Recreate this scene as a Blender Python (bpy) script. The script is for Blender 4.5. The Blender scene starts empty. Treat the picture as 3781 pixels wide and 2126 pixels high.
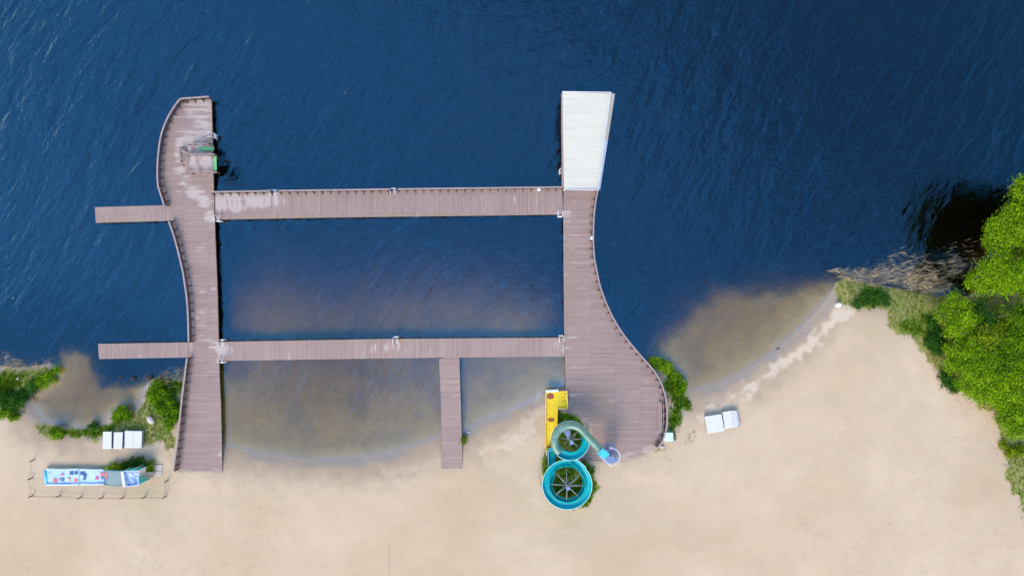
import bpy, math, random
import numpy as np
from mathutils import Vector, Matrix
random.seed(7)
RNG = np.random.default_rng(7)
sc = bpy.context.scene
COL = sc.collection
PI = math.pi
R = math.radians

# ------------------------------------------------------------------ camera, sky, sun, exposure
H = 100.0            # the drone hovers 100 m above the lake
PXM = 25.2           # photo pixels per metre at water level
CX, CY = 1890.5, 1063.0
cam_d = bpy.data.cameras.new('camera')
cam_d.sensor_width = 36.0
cam_d.lens = 36.0 * PXM * H / 3781.0
cam_d.clip_start = 0.5
cam_d.clip_end = 3000
cam = bpy.data.objects.new('camera', cam_d)
COL.objects.link(cam)
cam.location = (0, 0, H)
sc.camera = cam

SUN_EL, SUN_AZ = R(45), R(200)          # azimuth clockwise from north (+Y)
world = bpy.data.worlds.new('World')
sc.world = world
world.use_nodes = True
wn, wl = world.node_tree.nodes, world.node_tree.links
wn.clear()
w_out = wn.new('ShaderNodeOutputWorld')
w_bg = wn.new('ShaderNodeBackground')
w_bg.inputs['Strength'].default_value = 0.15
sky = wn.new('ShaderNodeTexSky')
sky.sky_type = 'NISHITA'
sky.sun_disc = False
sky.sun_elevation = SUN_EL
sky.sun_rotation = SUN_AZ
sky.altitude = 100
sky.air_density = 1.6
sky.dust_density = 0.3
sky.ozone_density = 3.0
w_tc = wn.new('ShaderNodeTexCoord')
w_sep = wn.new('ShaderNodeSeparateXYZ')
w_mr = wn.new('ShaderNodeMapRange')      # bright thin cloud from half way up down to the horizon
w_mr.interpolation_type = 'SMOOTHSTEP'
w_mr.inputs['From Min'].default_value = 0.58
w_mr.inputs['From Max'].default_value = 0.38
w_mr.inputs['To Min'].default_value = 0.0
w_mr.inputs['To Max'].default_value = 0.92
w_nz = wn.new('ShaderNodeTexNoise')
w_nz.inputs['Scale'].default_value = 3.0
w_nz.inputs['Detail'].default_value = 5
w_mr2 = wn.new('ShaderNodeMapRange')
w_mr2.inputs['From Min'].default_value = 0.3
w_mr2.inputs['From Max'].default_value = 0.7
w_mr2.inputs['To Min'].default_value = 0.7
w_mr2.inputs['To Max'].default_value = 1.0
w_mul = wn.new('ShaderNodeMath'); w_mul.operation = 'MULTIPLY'
w_mix = wn.new('ShaderNodeMix'); w_mix.data_type = 'RGBA'
w_cl = wn.new('ShaderNodeMix'); w_cl.data_type = 'RGBA'           # cloud: warm low down, bluish higher up
w_cl.inputs['A'].default_value = (12.2, 9.0, 6.0, 1)
w_cl.inputs['B'].default_value = (5.6, 7.0, 10.0, 1)
w_cr = wn.new('ShaderNodeMapRange'); w_cr.interpolation_type = 'SMOOTHSTEP'
w_cr.inputs['From Min'].default_value = 0.30; w_cr.inputs['From Max'].default_value = 0.52
wl.new(w_cr.outputs[0], w_cl.inputs['Factor'])
wl.new(w_cl.outputs['Result'], w_mix.inputs['B'])
wl.new(w_tc.outputs['Generated'], w_sep.inputs[0])
w_dot = wn.new('ShaderNodeVectorMath'); w_dot.operation = 'DOT_PRODUCT'     # the cloud lies to the south-west, clear dark blue to the north-east
w_dot.inputs[1].default_value = (0.17, 0.10, 1.0)
wl.new(w_tc.outputs['Generated'], w_dot.inputs[0])
wl.new(w_dot.outputs['Value'], w_mr.inputs['Value'])
w_dot2 = wn.new('ShaderNodeVectorMath'); w_dot2.operation = 'DOT_PRODUCT'
w_dot2.inputs[1].default_value = (0.85, 0.53, 0.0)
wl.new(w_tc.outputs['Generated'], w_dot2.inputs[0])
w_east = wn.new('ShaderNodeMapRange'); w_east.interpolation_type = 'SMOOTHSTEP'
w_east.inputs['From Min'].default_value = -0.05; w_east.inputs['From Max'].default_value = 0.70
w_east.inputs['To Min'].default_value = 1.0; w_east.inputs['To Max'].default_value = 0.56
wl.new(w_dot2.outputs['Value'], w_east.inputs['Value'])
wl.new(w_sep.outputs['Z'], w_cr.inputs['Value'])
wl.new(w_tc.outputs['Generated'], w_nz.inputs['Vector'])
wl.new(w_nz.outputs['Fac'], w_mr2.inputs['Value'])
wl.new(w_mr.outputs[0], w_mul.inputs[0])
wl.new(w_mr2.outputs[0], w_mul.inputs[1])
wl.new(w_mul.outputs[0], w_mix.inputs['Factor'])
w_tint = wn.new('ShaderNodeMix'); w_tint.data_type = 'RGBA'; w_tint.blend_type = 'MULTIPLY'
w_tint.inputs['Factor'].default_value = 1.0
w_tint.inputs['B'].default_value = (0.47, 0.97, 1.34, 1)     # a deep clear blue overhead
wl.new(sky.outputs[0], w_tint.inputs['A'])
w_dk = wn.new('ShaderNodeVectorMath'); w_dk.operation = 'SCALE'
w_pat = wn.new('ShaderNodeTexNoise'); w_pat.inputs['Scale'].default_value = 5.0; w_pat.inputs['Detail'].default_value = 2.5   # mottled high cloud
wl.new(w_tc.outputs['Generated'], w_pat.inputs['Vector'])
w_pr = wn.new('ShaderNodeMapRange')
w_pr.inputs['From Min'].default_value = 0.32; w_pr.inputs['From Max'].default_value = 0.68
w_pr.inputs['To Min'].default_value = 0.55; w_pr.inputs['To Max'].default_value = 1.6
wl.new(w_pat.outputs['Fac'], w_pr.inputs['Value'])
w_pm = wn.new('ShaderNodeMath'); w_pm.operation = 'MULTIPLY'
wl.new(w_pr.outputs[0], w_pm.inputs[0]); wl.new(w_east.outputs[0], w_pm.inputs[1])
wl.new(w_tint.outputs['Result'], w_dk.inputs[0]); wl.new(w_pm.outputs[0], w_dk.inputs['Scale'])
wl.new(w_dk.outputs[0], w_mix.inputs['A'])
wl.new(w_mix.outputs['Result'], w_bg.inputs['Color'])
wl.new(w_bg.outputs[0], w_out.inputs[0])

sun_d = bpy.data.lights.new('sun', 'SUN')
sun_d.energy = 2.3
sun_d.angle = R(34)
sun_d.color = (1.0, 0.72, 0.46)
sun = bpy.data.objects.new('sun', sun_d)
COL.objects.link(sun)
sdir = Vector((math.sin(SUN_AZ) * math.cos(SUN_EL), math.cos(SUN_AZ) * math.cos(SUN_EL), math.sin(SUN_EL)))
sun.rotation_euler = sdir.to_track_quat('Z', 'Y').to_euler()
sun.location = sdir * 200

sc.view_settings.view_transform = 'Standard'
sc.view_settings.look = 'None'
sc.view_settings.exposure = 0.90
sc.view_settings.gamma = 1.0
sc.view_settings.use_curve_mapping = False
sc.cycles.max_bounces = 8
sc.cycles.transparent_max_bounces = 16
sc.cycles.caustics_reflective = False
sc.cycles.caustics_refractive = False

# ------------------------------------------------------------------ helpers
def W(px, py, z=0.0):
    """a place of the plan (photo pixels) at height z, in metres"""
    k = (H - z) / H / PXM
    return Vector(((px - CX) * k, -(py - CY) * k, z))

def W2(pts, z=0.0):
    return [tuple(W(p[0], p[1], z)[:2]) for p in pts]

def tag(o, label=None, cat=None, group=None, kind=None):
    if label: o['label'] = label
    if cat: o['category'] = cat
    if group: o['group'] = group
    if kind: o['kind'] = kind
    return o

def empty(name, loc, label, cat, group=None, rz=0.0):
    o = bpy.data.objects.new(name, None)
    o.empty_display_size = 0.3
    COL.objects.link(o)
    o.location = loc
    o.rotation_euler = (0, 0, rz)
    bpy.context.view_layer.update()
    return tag(o, label, cat, group)

class MB:
    """collects shapes into one mesh"""
    def __init__(s):
        s.v, s.f, s.m = [], [], []
        s.att = {}
        s.mat = 0
    def add(s, vs, fs):
        n = len(s.v)
        s.v.extend([tuple(v) for v in vs])
        s.f.extend([tuple(i + n for i in f) for f in fs])
        s.m.extend([s.mat] * len(fs))
    def box(s, c, d, rz=0.0, M=None):
        hx, hy, hz = d[0] / 2, d[1] / 2, d[2] / 2
        vs = [Vector((x, y, z)) for z in (-hz, hz) for x, y in ((-hx, -hy), (hx, -hy), (hx, hy), (-hx, hy))]
        if M is None:
            M = Matrix.Translation(Vector(c)) @ Matrix.Rotation(rz, 4, 'Z')
        vs = [M @ v for v in vs]
        s.add(vs, [(3, 2, 1, 0), (4, 5, 6, 7), (0, 1, 5, 4), (1, 2, 6, 5), (2, 3, 7, 6), (3, 0, 4, 7)])
    def beam(s, a, b, w, h, up=Vector((0, 0, 1))):
        a, b = Vector(a), Vector(b)
        d = (b - a)
        L = d.length
        if L < 1e-5: return
        d.normalize()
        if abs(d.dot(up)) > 0.98: up = Vector((0, 1, 0))
        x = d.cross(up).normalized()
        z = x.cross(d).normalized()
        M = Matrix(((x.x, d.x, z.x, 0), (x.y, d.y, z.y, 0), (x.z, d.z, z.z, 0), (0, 0, 0, 1)))
        M = Matrix.Translation((a + b) / 2) @ M
        s.box((0, 0, 0), (w, L, h), M=M)
    def tube(s, pts, r, n=8, caps=True, r2=None):
        pts = [Vector(p) for p in pts]
        N = len(pts)
        rings = []
        ref = Vector((0, 0, 1))
        for i, p in enumerate(pts):
            t = (pts[min(i + 1, N - 1)] - pts[max(i - 1, 0)])
            if t.length < 1e-7: t = Vector((0, 0, 1))
            t.normalize()
            u = ref if abs(t.dot(ref)) < 0.95 else Vector((1, 0, 0))
            x = t.cross(u).normalized()
            y = x.cross(t).normalized()
            rr = r if r2 is None else r + (r2 - r) * i / max(1, N - 1)
            rings.append([p + x * (rr * math.cos(2 * PI * k / n)) + y * (rr * math.sin(2 * PI * k / n)) for k in range(n)])
        vs = [v for ring in rings for v in ring]
        fs = []
        for i in range(N - 1):
            for k in range(n):
                k2 = (k + 1) % n
                fs.append((i * n + k, i * n + k2, (i + 1) * n + k2, (i + 1) * n + k))
        if caps:
            fs.append(tuple(range(n))[::-1])
            fs.append(tuple((N - 1) * n + k for k in range(n)))
        s.add(vs, fs)
    def cyl(s, c, r, z0, z1, n=16, r2=None):
        s.tube([(c[0], c[1], z0), (c[0], c[1], z1)], r, n, r2=r2)
    def prism(s, poly, z0, z1):
        n = len(poly)
        z0s = z0 if hasattr(z0, '__len__') else [z0] * n
        z1s = z1 if hasattr(z1, '__len__') else [z1] * n
        vs = [(p[0], p[1], z0s[i]) for i, p in enumerate(poly)] + [(p[0], p[1], z1s[i]) for i, p in enumerate(poly)]
        a = sum(poly[i][0] * poly[(i + 1) % n][1] - poly[(i + 1) % n][0] * poly[i][1] for i in range(n))
        idx = list(range(n)) if a > 0 else list(range(n))[::-1]
        fs = [tuple(i + n for i in idx), tuple(idx[::-1])]
        for k in range(n):
            i, j = idx[k], idx[(k + 1) % n]
            fs.append((i, j, j + n, i + n))
        s.add(vs, fs)
    def sweep(s, pts, prof, closed=False, caps=True, lat=None):
        """prof: (lateral, up) points; the frame keeps 'up' near +Z"""
        pts = [Vector(p) for p in pts]
        N, n = len(pts), len(prof)
        vs = []
        for i, p in enumerate(pts):
            t = (pts[min(i + 1, N - 1)] - pts[max(i - 1, 0)]).normalized()
            x = Vector((t.y, -t.x, 0)).normalized()
            u = x.cross(t).normalized()
            if u.z < 0: u = -u
            vs += [p + x * a + u * b for a, b in prof]
        fs = []
        for i in range(N - 1):
            for k in range(n if closed else n - 1):
                k2 = (k + 1) % n
                fs.append((i * n + k, (i + 1) * n + k, (i + 1) * n + k2, i * n + k2))
        if caps and closed:
            fs.append(tuple(range(n)))
            fs.append(tuple((N - 1) * n + k for k in range(n))[::-1])
        s.add(vs, fs)
    def mesh(s, name, mats, smooth=False):
        me = bpy.data.meshes.new(name)
        me.from_pydata(s.v, [], s.f)
        if not isinstance(mats, (list, tuple)): mats = [mats]
        for m in mats: me.materials.append(m)
        if len(mats) > 1:
            me.polygons.foreach_set('material_index', s.m)
        for k, vals in s.att.items():
            a = me.attributes.new(k, 'FLOAT', 'POINT')
            a.data.foreach_set('value', np.array(vals, dtype=np.float32))
        if smooth:
            me.polygons.foreach_set('use_smooth', [True] * len(me.polygons))
        me.update()
        return me
    def build(s, name, mats, parent=None, smooth=False):
        me = s.mesh(name, mats, smooth)
        return link(name, me, parent)

def link(name, me, parent=None, loc=None):
    o = bpy.data.objects.new(name, me)
    COL.objects.link(o)
    if parent is not None:
        o.parent = parent
        if loc is None:
            o.matrix_parent_inverse = parent.matrix_world.inverted()   # the mesh is in world metres
        else:
            o.location = loc
    elif loc is not None:
        o.location = loc
    return o

def bevel(o, w=0.02, seg=2):
    m = o.modifiers.new('edge', 'BEVEL')
    m.width = w; m.segments = seg; m.limit_method = 'ANGLE'
    return o

def copy_tree(o, parent=None):
    c = o.copy()
    COL.objects.link(c)
    if parent is not None:
        c.parent = parent
        c.matrix_parent_inverse = o.matrix_parent_inverse.copy()
    for ch in list(o.children):
        copy_tree(ch, c)
    return c

# --- value noise
def vnoise(x, y, seed):
    xi, yi = np.floor(x).astype(np.int64), np.floor(y).astype(np.int64)
    xf, yf = x - xi, y - yi
    u, v = xf * xf * (3 - 2 * xf), yf * yf * (3 - 2 * yf)
    def h(a, b):
        n = (a * 374761393 + b * 668265263 + seed * 982451653) & 0xFFFFFFFF
        n = ((n ^ (n >> 13)) * 1274126177) & 0xFFFFFFFF
        n = (n ^ (n >> 16)) & 0xFFFF
        return n / 65535.0
    return (h(xi, yi) * (1 - u) + h(xi + 1, yi) * u) * (1 - v) + (h(xi, yi + 1) * (1 - u) + h(xi + 1, yi + 1) * u) * v

def fbm(x, y, size, octaves=4, seed=1):
    t = np.zeros_like(x, dtype=float); a, tot = 1.0, 0.0
    for o in range(octaves):
        k = (2 ** o) / size
        t += a * vnoise(x * k + 37.1 * o, y * k - 11.7 * o, seed + o)
        tot += a; a *= 0.5
    return t / tot

def inside(x, y, poly):
    c = np.zeros(x.shape, bool)
    n = len(poly)
    for i in range(n):
        x1, y1 = poly[i]; x2, y2 = poly[(i + 1) % n]
        if y1 == y2: continue
        k = (y1 > y) != (y2 > y)
        c ^= k & (x < (x2 - x1) * (y - y1) / (y2 - y1) + x1)
    return c

def dist_line(x, y, pts, closed=False):
    d = np.full(x.shape, 1e9)
    n = len(pts)
    for i in range(n if closed else n - 1):
        x1, y1 = pts[i]; x2, y2 = pts[(i + 1) % n]
        dx, dy = x2 - x1, y2 - y1
        L = dx * dx + dy * dy
        t = np.clip(((x - x1) * dx + (y - y1) * dy) / max(L, 1e-9), 0, 1)
        d = np.minimum(d, np.hypot(x - x1 - t * dx, y - y1 - t * dy))
    return d

def sdist(x, y, poly):
    d = dist_line(x, y, poly, True)
    return np.where(inside(x, y, poly), d, -d)

def sstep(a, b, x):
    t = np.clip((x - a) / (b - a), 0, 1)
    return t * t * (3 - 2 * t)

# ------------------------------------------------------------------ materials
def mat(name, col, rough=0.6, var=0.12, scale=3.0, metal=0.0, spec=0.5, bump=0.0, bscale=30.0, coords='Object', tint=None, coat=0.0):
    m = bpy.data.materials.new(name); m.use_nodes = True
    n, l = m.node_tree.nodes, m.node_tree.links
    b = n['Principled BSDF']
    b.inputs['Roughness'].default_value = rough
    b.inputs['Metallic'].default_value = metal
    b.inputs['Specular IOR Level'].default_value = spec
    b.inputs['Coat Weight'].default_value = coat
    tc = n.new('ShaderNodeTexCoord')
    nz = n.new('ShaderNodeTexNoise')
    nz.inputs['Scale'].default_value = scale
    nz.inputs['Detail'].default_value = 6
    nz.inputs['Roughness'].default_value = 0.65
    l.new(tc.outputs[coords], nz.inputs['Vector'])
    r = n.new('ShaderNodeMapRange')
    r.inputs['From Min'].default_value = 0.25; r.inputs['From Max'].default_value = 0.75
    l.new(nz.outputs['Fac'], r.inputs['Value'])
    mx = n.new('ShaderNodeMix'); mx.data_type = 'RGBA'
    lo = tuple(c * (1 - var) for c in col) if tint is None else tint
    hi = tuple(min(1, c * (1 + var)) for c in col)
    mx.inputs['A'].default_value = (*lo, 1); mx.inputs['B'].default_value = (*hi, 1)
    l.new(r.outputs[0], mx.inputs['Factor'])
    l.new(mx.outputs['Result'], b.inputs['Base Color'])
    if bump > 0:
        nb = n.new('ShaderNodeTexNoise'); nb.inputs['Scale'].default_value = bscale; nb.inputs['Detail'].default_value = 4
        l.new(tc.outputs[coords], nb.inputs['Vector'])
        bp = n.new('ShaderNodeBump'); bp.inputs['Strength'].default_value = bump; bp.inputs['Distance'].default_value = 0.05
        l.new(nb.outputs['Fac'], bp.inputs['Height']); l.new(bp.outputs[0], b.inputs['Normal'])
    return m

def attr(n, name):
    a = n.new('ShaderNodeAttribute'); a.attribute_name = name
    return a.outputs['Fac']

def mixc(n, l, fac, a, b, mode='MIX'):
    mx = n.new('ShaderNodeMix'); mx.data_type = 'RGBA'; mx.blend_type = mode
    if isinstance(fac, (int, float)): mx.inputs['Factor'].default_value = fac
    else: l.new(fac, mx.inputs['Factor'])
    for k, c in (('A', a), ('B', b)):
        if isinstance(c, tuple): mx.inputs[k].default_value = (*c, 1)
        else: l.new(c, mx.inputs[k])
    return mx.outputs['Result']

def noise_f(n, l, vec, scale, detail=5, lo=0.3, hi=0.7, rough=0.6):
    z = n.new('ShaderNodeTexNoise'); z.inputs['Scale'].default_value = scale; z.inputs['Detail'].default_value = detail
    z.inputs['Roughness'].default_value = rough
    l.new(vec, z.inputs['Vector'])
    r = n.new('ShaderNodeMapRange'); r.inputs['From Min'].default_value = lo; r.inputs['From Max'].default_value = hi
    l.new(z.outputs['Fac'], r.inputs['Value'])
    return r.outputs[0]

def math_n(n, l, op, a, b=None, clamp=False):
    m = n.new('ShaderNodeMath'); m.operation = op; m.use_clamp = clamp
    for i, v in enumerate((a, b)):
        if v is None: continue
        if isinstance(v, (int, float)): m.inputs[i].default_value = v
        else: l.new(v, m.inputs[i])
    return m.outputs[0]

def plank_mat():
    m = bpy.data.materials.new('weathered_planks'); m.use_nodes = True
    n, l = m.node_tree.nodes, m.node_tree.links
    b = n['Principled BSDF']
    b.inputs['Roughness'].default_value = 0.75
    b.inputs['Specular IOR Level'].default_value = 0.3
    tc = n.new('ShaderNodeTexCoord'); v = tc.outputs['Object']
    c = mixc(n, l, attr(n, 'plank'), (0.228, 0.164, 0.142), (0.350, 0.264, 0.226))
    c = mixc(n, l, math_n(n, l, 'MULTIPLY', noise_f(n, l, v, 0.5, 4), 0.55), c, (0.285, 0.235, 0.195))
    c = mixc(n, l, math_n(n, l, 'MULTIPLY', noise_f(n, l, v, 0.17, 3, 0.4, 0.8), 0.5), c, (0.215, 0.165, 0.158))
    c = mixc(n, l, math_n(n, l, 'MULTIPLY', attr(n, 'moss'), 0.6), c, (0.25, 0.21, 0.10))
    c = mixc(n, l, attr(n, 'bleach'), c, (0.44, 0.392, 0.350))
    c = mixc(n, l, math_n(n, l, 'MULTIPLY', attr(n, 'sand'), 0.9), c, (0.44, 0.37, 0.30))
    l.new(c, b.inputs['Base Color'])
    return m

M = {}
M['plank'] = plank_mat()
M['under'] = mat('dark_joists', (0.035, 0.028, 0.024), 0.9)
M['rail'] = mat('rail_wood', (0.285, 0.230, 0.215), 0.7, 0.2, 2.0)
M['rail_dark'] = mat('dark_stained_wood', (0.065, 0.042, 0.038), 0.8, 0.3, 6.0)
M['pile'] = mat('old_pile_wood', (0.09, 0.07, 0.055), 0.9, 0.3, 4.0)
M['white_metal'] = mat('white_painted_metal', (0.60, 0.64, 0.66), 0.35, 0.06, 2.0)
M['steel'] = mat('galvanised_steel', (0.25, 0.29, 0.27), 0.45, 0.15, 4.0)
M['white_plastic'] = mat('white_plastic', (0.58, 0.62, 0.63), 0.45, 0.05, 1.5)
M['teal'] = mat('teal_fibreglass', (0.001, 0.37, 0.375), 0.4, 0.22, 1.3, spec=0.25)
M['teal_dark'] = mat('weathered_teal', (0.012, 0.22, 0.27), 0.35, 0.25, 1.5)
M['green_tube'] = mat('sea_green_fibreglass', (0.105, 0.225, 0.165), 0.3, 0.18, 1.2, coat=0.2)
M['yellow'] = mat('yellow_paint', (0.68, 0.53, 0.004), 0.6, 0.06, 0.8, tint=(0.66, 0.46, 0.004))
M['rust'] = mat('rust', (0.24, 0.075, 0.025), 0.9, 0.4, 5.0)
M['lightblue'] = mat('pale_blue_paint', (0.145, 0.225, 0.39), 0.4, 0.12, 2.0)
M['step_blue'] = mat('blue_grey_treads', (0.085, 0.14, 0.26), 0.5, 0.15, 3.0)
M['cyan'] = mat('cyan_plastic', (0.06, 0.52, 0.72), 0.3, 0.12, 2.0)
M['pale_cyan'] = mat('pale_cyan_lid', (0.50, 0.76, 0.80), 0.4, 0.08, 1.5)
M['green_mat'] = mat('green_mat', (0.12, 0.44, 0.17), 0.7, 0.12, 2.0)
M['roof_white'] = None
M['stone_dark'] = mat('wet_dark_stone', (0.018, 0.018, 0.02), 0.9, 0.4, 3.0, bump=0.4, bscale=6)
M['stone_pale'] = mat('pale_stone', (0.42, 0.39, 0.34), 0.8, 0.2, 3.0, bump=0.4, bscale=6)
M['concrete'] = mat('concrete', (0.40, 0.38, 0.34), 0.85, 0.12, 2.0)
M['lane'] = mat('white_blue_lane', (0.42, 0.59, 0.72), 0.4, 0.12, 0.7, tint=(0.30, 0.46, 0.70))
M['tarp'] = mat('grey_green_tarpaulin', (0.10, 0.19, 0.18), 0.5, 0.18, 0.9, tint=(0.13, 0.22, 0.26))
M['sheet'] = mat('pale_blue_sheet', (0.34, 0.47, 0.68), 0.5, 0.15, 2.0)
M['shaded_white_plastic'] = mat('shaded_white_plastic', (0.24, 0.28, 0.33), 0.6)  # white plastic of the platform sides, their shade put into the colour
M['pink'] = mat('pink_print', (0.50, 0.10, 0.22), 0.5)
M['salmon'] = mat('salmon_print', (0.58, 0.14, 0.15), 0.5)
M['navy'] = mat('navy_print', (0.025, 0.08, 0.22), 0.5)
M['slate'] = mat('slate_print', (0.05, 0.16, 0.25), 0.5)
M['orange'] = mat('orange_print', (0.62, 0.38, 0.18), 0.5)
M['post'] = mat('tarred_post', (0.07, 0.048, 0.034), 0.85, 0.3, 8.0)
M['rope'] = mat('grey_rope', (0.14, 0.12, 0.10), 0.9)
M['bark'] = mat('bark', (0.22, 0.20, 0.15), 0.9, 0.3, 5.0)
M['log'] = mat('driftwood', (0.10, 0.07, 0.05), 0.9, 0.3, 5.0)

def roof_mat():
    m = bpy.data.materials.new('white_roof_sheet'); m.use_nodes = True
    n, l = m.node_tree.nodes, m.node_tree.links
    b = n['Principled BSDF']; b.inputs['Roughness'].default_value = 0.4
    tc = n.new('ShaderNodeTexCoord')
    mp = n.new('ShaderNodeMapping'); mp.inputs['Scale'].default_value = (0.12, 1.1, 0.3)
    l.new(tc.outputs['Object'], mp.inputs['Vector'])
    c = mixc(n, l, noise_f(n, l, mp.outputs[0], 1.4, 4, 0.35, 0.65), (0.51, 0.52, 0.42), (0.575, 0.565, 0.45))
    mp2 = n.new('ShaderNodeMapping'); mp2.inputs['Scale'].default_value = (0.25, 3.0, 0.3)
    l.new(tc.outputs['Object'], mp2.inputs['Vector'])
    c = mixc(n, l, math_n(n, l, 'MULTIPLY', noise_f(n, l, mp2.outputs[0], 1.3, 5, 0.56, 0.75), 0.3), c, (0.34, 0.39, 0.40))
    l.new(c, b.inputs['Base Color'])
    return m
M['roof_white'] = roof_mat()
M['roof_edge'] = mat('grey_white_gutter', (0.36, 0.35, 0.31), 0.5, 0.15, 0.8)
M['roof_edge_blue'] = mat('bluish_white_gutter', (0.36, 0.44, 0.53), 0.4, 0.1, 0.8)

def leaf_mat(name, dark, light, trans=0.35):
    m = bpy.data.materials.new(name); m.use_nodes = True
    n, l = m.node_tree.nodes, m.node_tree.links
    n.remove(n['Principled BSDF'])
    out = [x for x in n if x.type == 'OUTPUT_MATERIAL'][0]
    c = mixc(n, l, attr(n, 'tint'), dark, light)
    d = n.new('ShaderNodeBsdfDiffuse'); t = n.new('ShaderNodeBsdfTranslucent')
    l.new(c, d.inputs[0]); l.new(c, t.inputs[0])
    mx = n.new('ShaderNodeMixShader'); mx.inputs[0].default_value = trans
    l.new(d.outputs[0], mx.inputs[1]); l.new(t.outputs[0], mx.inputs[2])
    l.new(mx.outputs[0], out.inputs[0])
    return m
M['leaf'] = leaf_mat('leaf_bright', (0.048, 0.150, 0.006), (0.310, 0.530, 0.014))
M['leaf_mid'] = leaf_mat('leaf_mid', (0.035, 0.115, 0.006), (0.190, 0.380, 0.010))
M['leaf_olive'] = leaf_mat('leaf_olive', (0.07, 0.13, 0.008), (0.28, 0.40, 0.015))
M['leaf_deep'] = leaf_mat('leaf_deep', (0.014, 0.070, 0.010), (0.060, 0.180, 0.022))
M['blade'] = leaf_mat('grass_blade', (0.035, 0.115, 0.004), (0.235, 0.310, 0.014), 0.4)
M['reed'] = leaf_mat('dry_reed', (0.36, 0.32, 0.20), (0.85, 0.78, 0.60), 0.2)

# ------------------------------------------------------------------ plan of the place (photo pixels)
SHORE = [(-9000, 1330), (0, 1345), (60, 1350), (130, 1352), (185, 1340), (205, 1365), (195, 1400), (165, 1425), (128, 1446), (112, 1456),
         (120, 1490), (140, 1525), (165, 1556), (185, 1566), (250, 1572), (310, 1580), (350, 1572), (392, 1562), (405, 1530), (440, 1508),
         (490, 1512), (518, 1490), (530, 1450), (540, 1415), (560, 1394), (610, 1388), (650, 1400), (690, 1395), (740, 1480), (790, 1610),
         (831, 1644), (880, 1657), (960, 1676), (1060, 1693), (1150, 1699), (1250, 1697), (1350, 1689), (1450, 1671), (1550, 1642),
         (1625, 1616), (1710, 1598), (1735, 1586), (1800, 1556), (1900, 1511), (2000, 1464), (2080, 1421), (2110, 1405), (2250, 1390),
         (2370, 1335), (2430, 1330), (2495, 1372), (2522, 1420), (2545, 1448), (2590, 1440), (2650, 1421), (2750, 1374), (2850, 1309),
         (2950, 1220), (3020, 1148), (3066, 1085), (3085, 1040), (3120, 1024), (3180, 1036), (3280, 1056), (3400, 1080), (3500, 1096),
         (3580, 1092), (3640, 1040), (3680, 940), (3720, 850), (3790, 790), (3900, 740), (5000, 500), (12000, 0)]
LAND = SHORE + [(12000, 9000), (-9000, 9000)]
SHOAL = [(-9000, 1300), (0, 1322), (130, 1325), (196, 1318), (212, 1285), (275, 1280), (338, 1292), (362, 1360), (385, 1400), (470, 1395), (560, 1372),
         (690, 1330), (800, 1300), (850, 1040), (1000, 985), (1300, 970), (1600, 970), (1900, 985), (2060, 1050), (2090, 1200), (2250, 1330),
         (2400, 1290), (2450, 1180), (2540, 1085), (2640, 1030), (2760, 1010), (2900, 995), (3060, 1000), (3100, 1005), (3200, 1012), (3400, 1050),
         (3560, 1060), (3610, 1010), (3650, 920), (3700, 830), (3790, 770), (5000, 480), (12000, -50), (12000, 9000), (-9000, 9000)]
DZ = 0.78   # top of the decks above the water

LEFT_RAIL_A = [(771, 357), (665, 365), (640, 398), (614, 445), (595, 498), (585, 560), (581, 620), (582, 675), (588, 703), (597, 730), (605, 757)]
LEFT_RAIL_B = [(623, 818), (640, 866), (655, 920), (664, 958), (674, 1000), (682, 1050), (690, 1110), (694, 1180), (696, 1262)]
LEFT_RAIL_C = [(690, 1322), (680, 1400), (671, 1475), (660, 1580), (650, 1660), (639, 1737)]
RIGHT_RAIL = [(2207, 704), (2200, 740), (2194, 790), (2191, 845), (2191, 900), (2195, 955), (2204, 1003), (2214, 1050), (2230, 1098), (2252, 1150),
              (2277, 1197), (2311, 1247), (2358, 1304), (2399, 1350), (2425, 1384), (2441, 1415), (2455, 1455), (2462, 1503), (2463, 1560),
              (2456, 1600), (2445, 1630), (2430, 1652)]
RZ = DZ + 1.1
def railw(pts, inset=0.0):
    return W2(pts, RZ)
LA, LB, LC, RR = railw(LEFT_RAIL_A), railw(LEFT_RAIL_B), railw(LEFT_RAIL_C), railw(RIGHT_RAIL)
left_east = W2([(821, 1740), (818, 1600), (815, 1480), (811, 1400), (807, 1262), (806, 1200), (803, 1080), (800, 1000), (795, 880), (792, 790), (788, 660), (785, 520), (781, 368)], DZ)
P_LEFT = LA + LB + LC + [W2([(642, 1739)], DZ)[0]] + left_east
P_JET1 = W2([(350, 765), (640, 757), (640, 815), (353, 823)], DZ)
P_JET2 = W2([(362, 1269), (712, 1263), (709, 1319), (364, 1325)], DZ)
uw = railw([(780, 709), (998, 705), (1030, 704.5), (1438, 699), (1468, 698.5), (2078, 691)])
P_UP = uw + W2([(2080, 792), (1880, 795), (1560, 799), (1240, 803), (795, 811)], DZ)
P_LOW = W2([(808, 1262), (1400, 1251), (2082, 1246), (2085, 1316), (1620, 1320), (1400, 1323), (808, 1332)], DZ)
P_BR = W2([(1621, 1321), (1696, 1319), (1702, 1500), (1708, 1728), (1632, 1728), (1629, 1500)], DZ)
pav = W2([(2072, 345), (2249, 349)], DZ)
P_RIGHT = [pav[0], pav[1]] + RR + W2([(2415, 1660), (2370, 1685), (2300, 1704), (2118, 1704), (2122, 1690), (2150, 1672), (2172, 1650), (2180, 1622), (2172, 1590),
          (2158, 1560), (2140, 1538), (2118, 1524), (2094, 1518), (2090, 1450), (2086, 1316), (2083, 1250), (2081, 1000), (2080, 800), (2081, 700), (2076, 640), (2072, 480)], DZ)
DECKS = [P_LEFT, P_LOW, P_BR, P_RIGHT, P_JET2]

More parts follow.
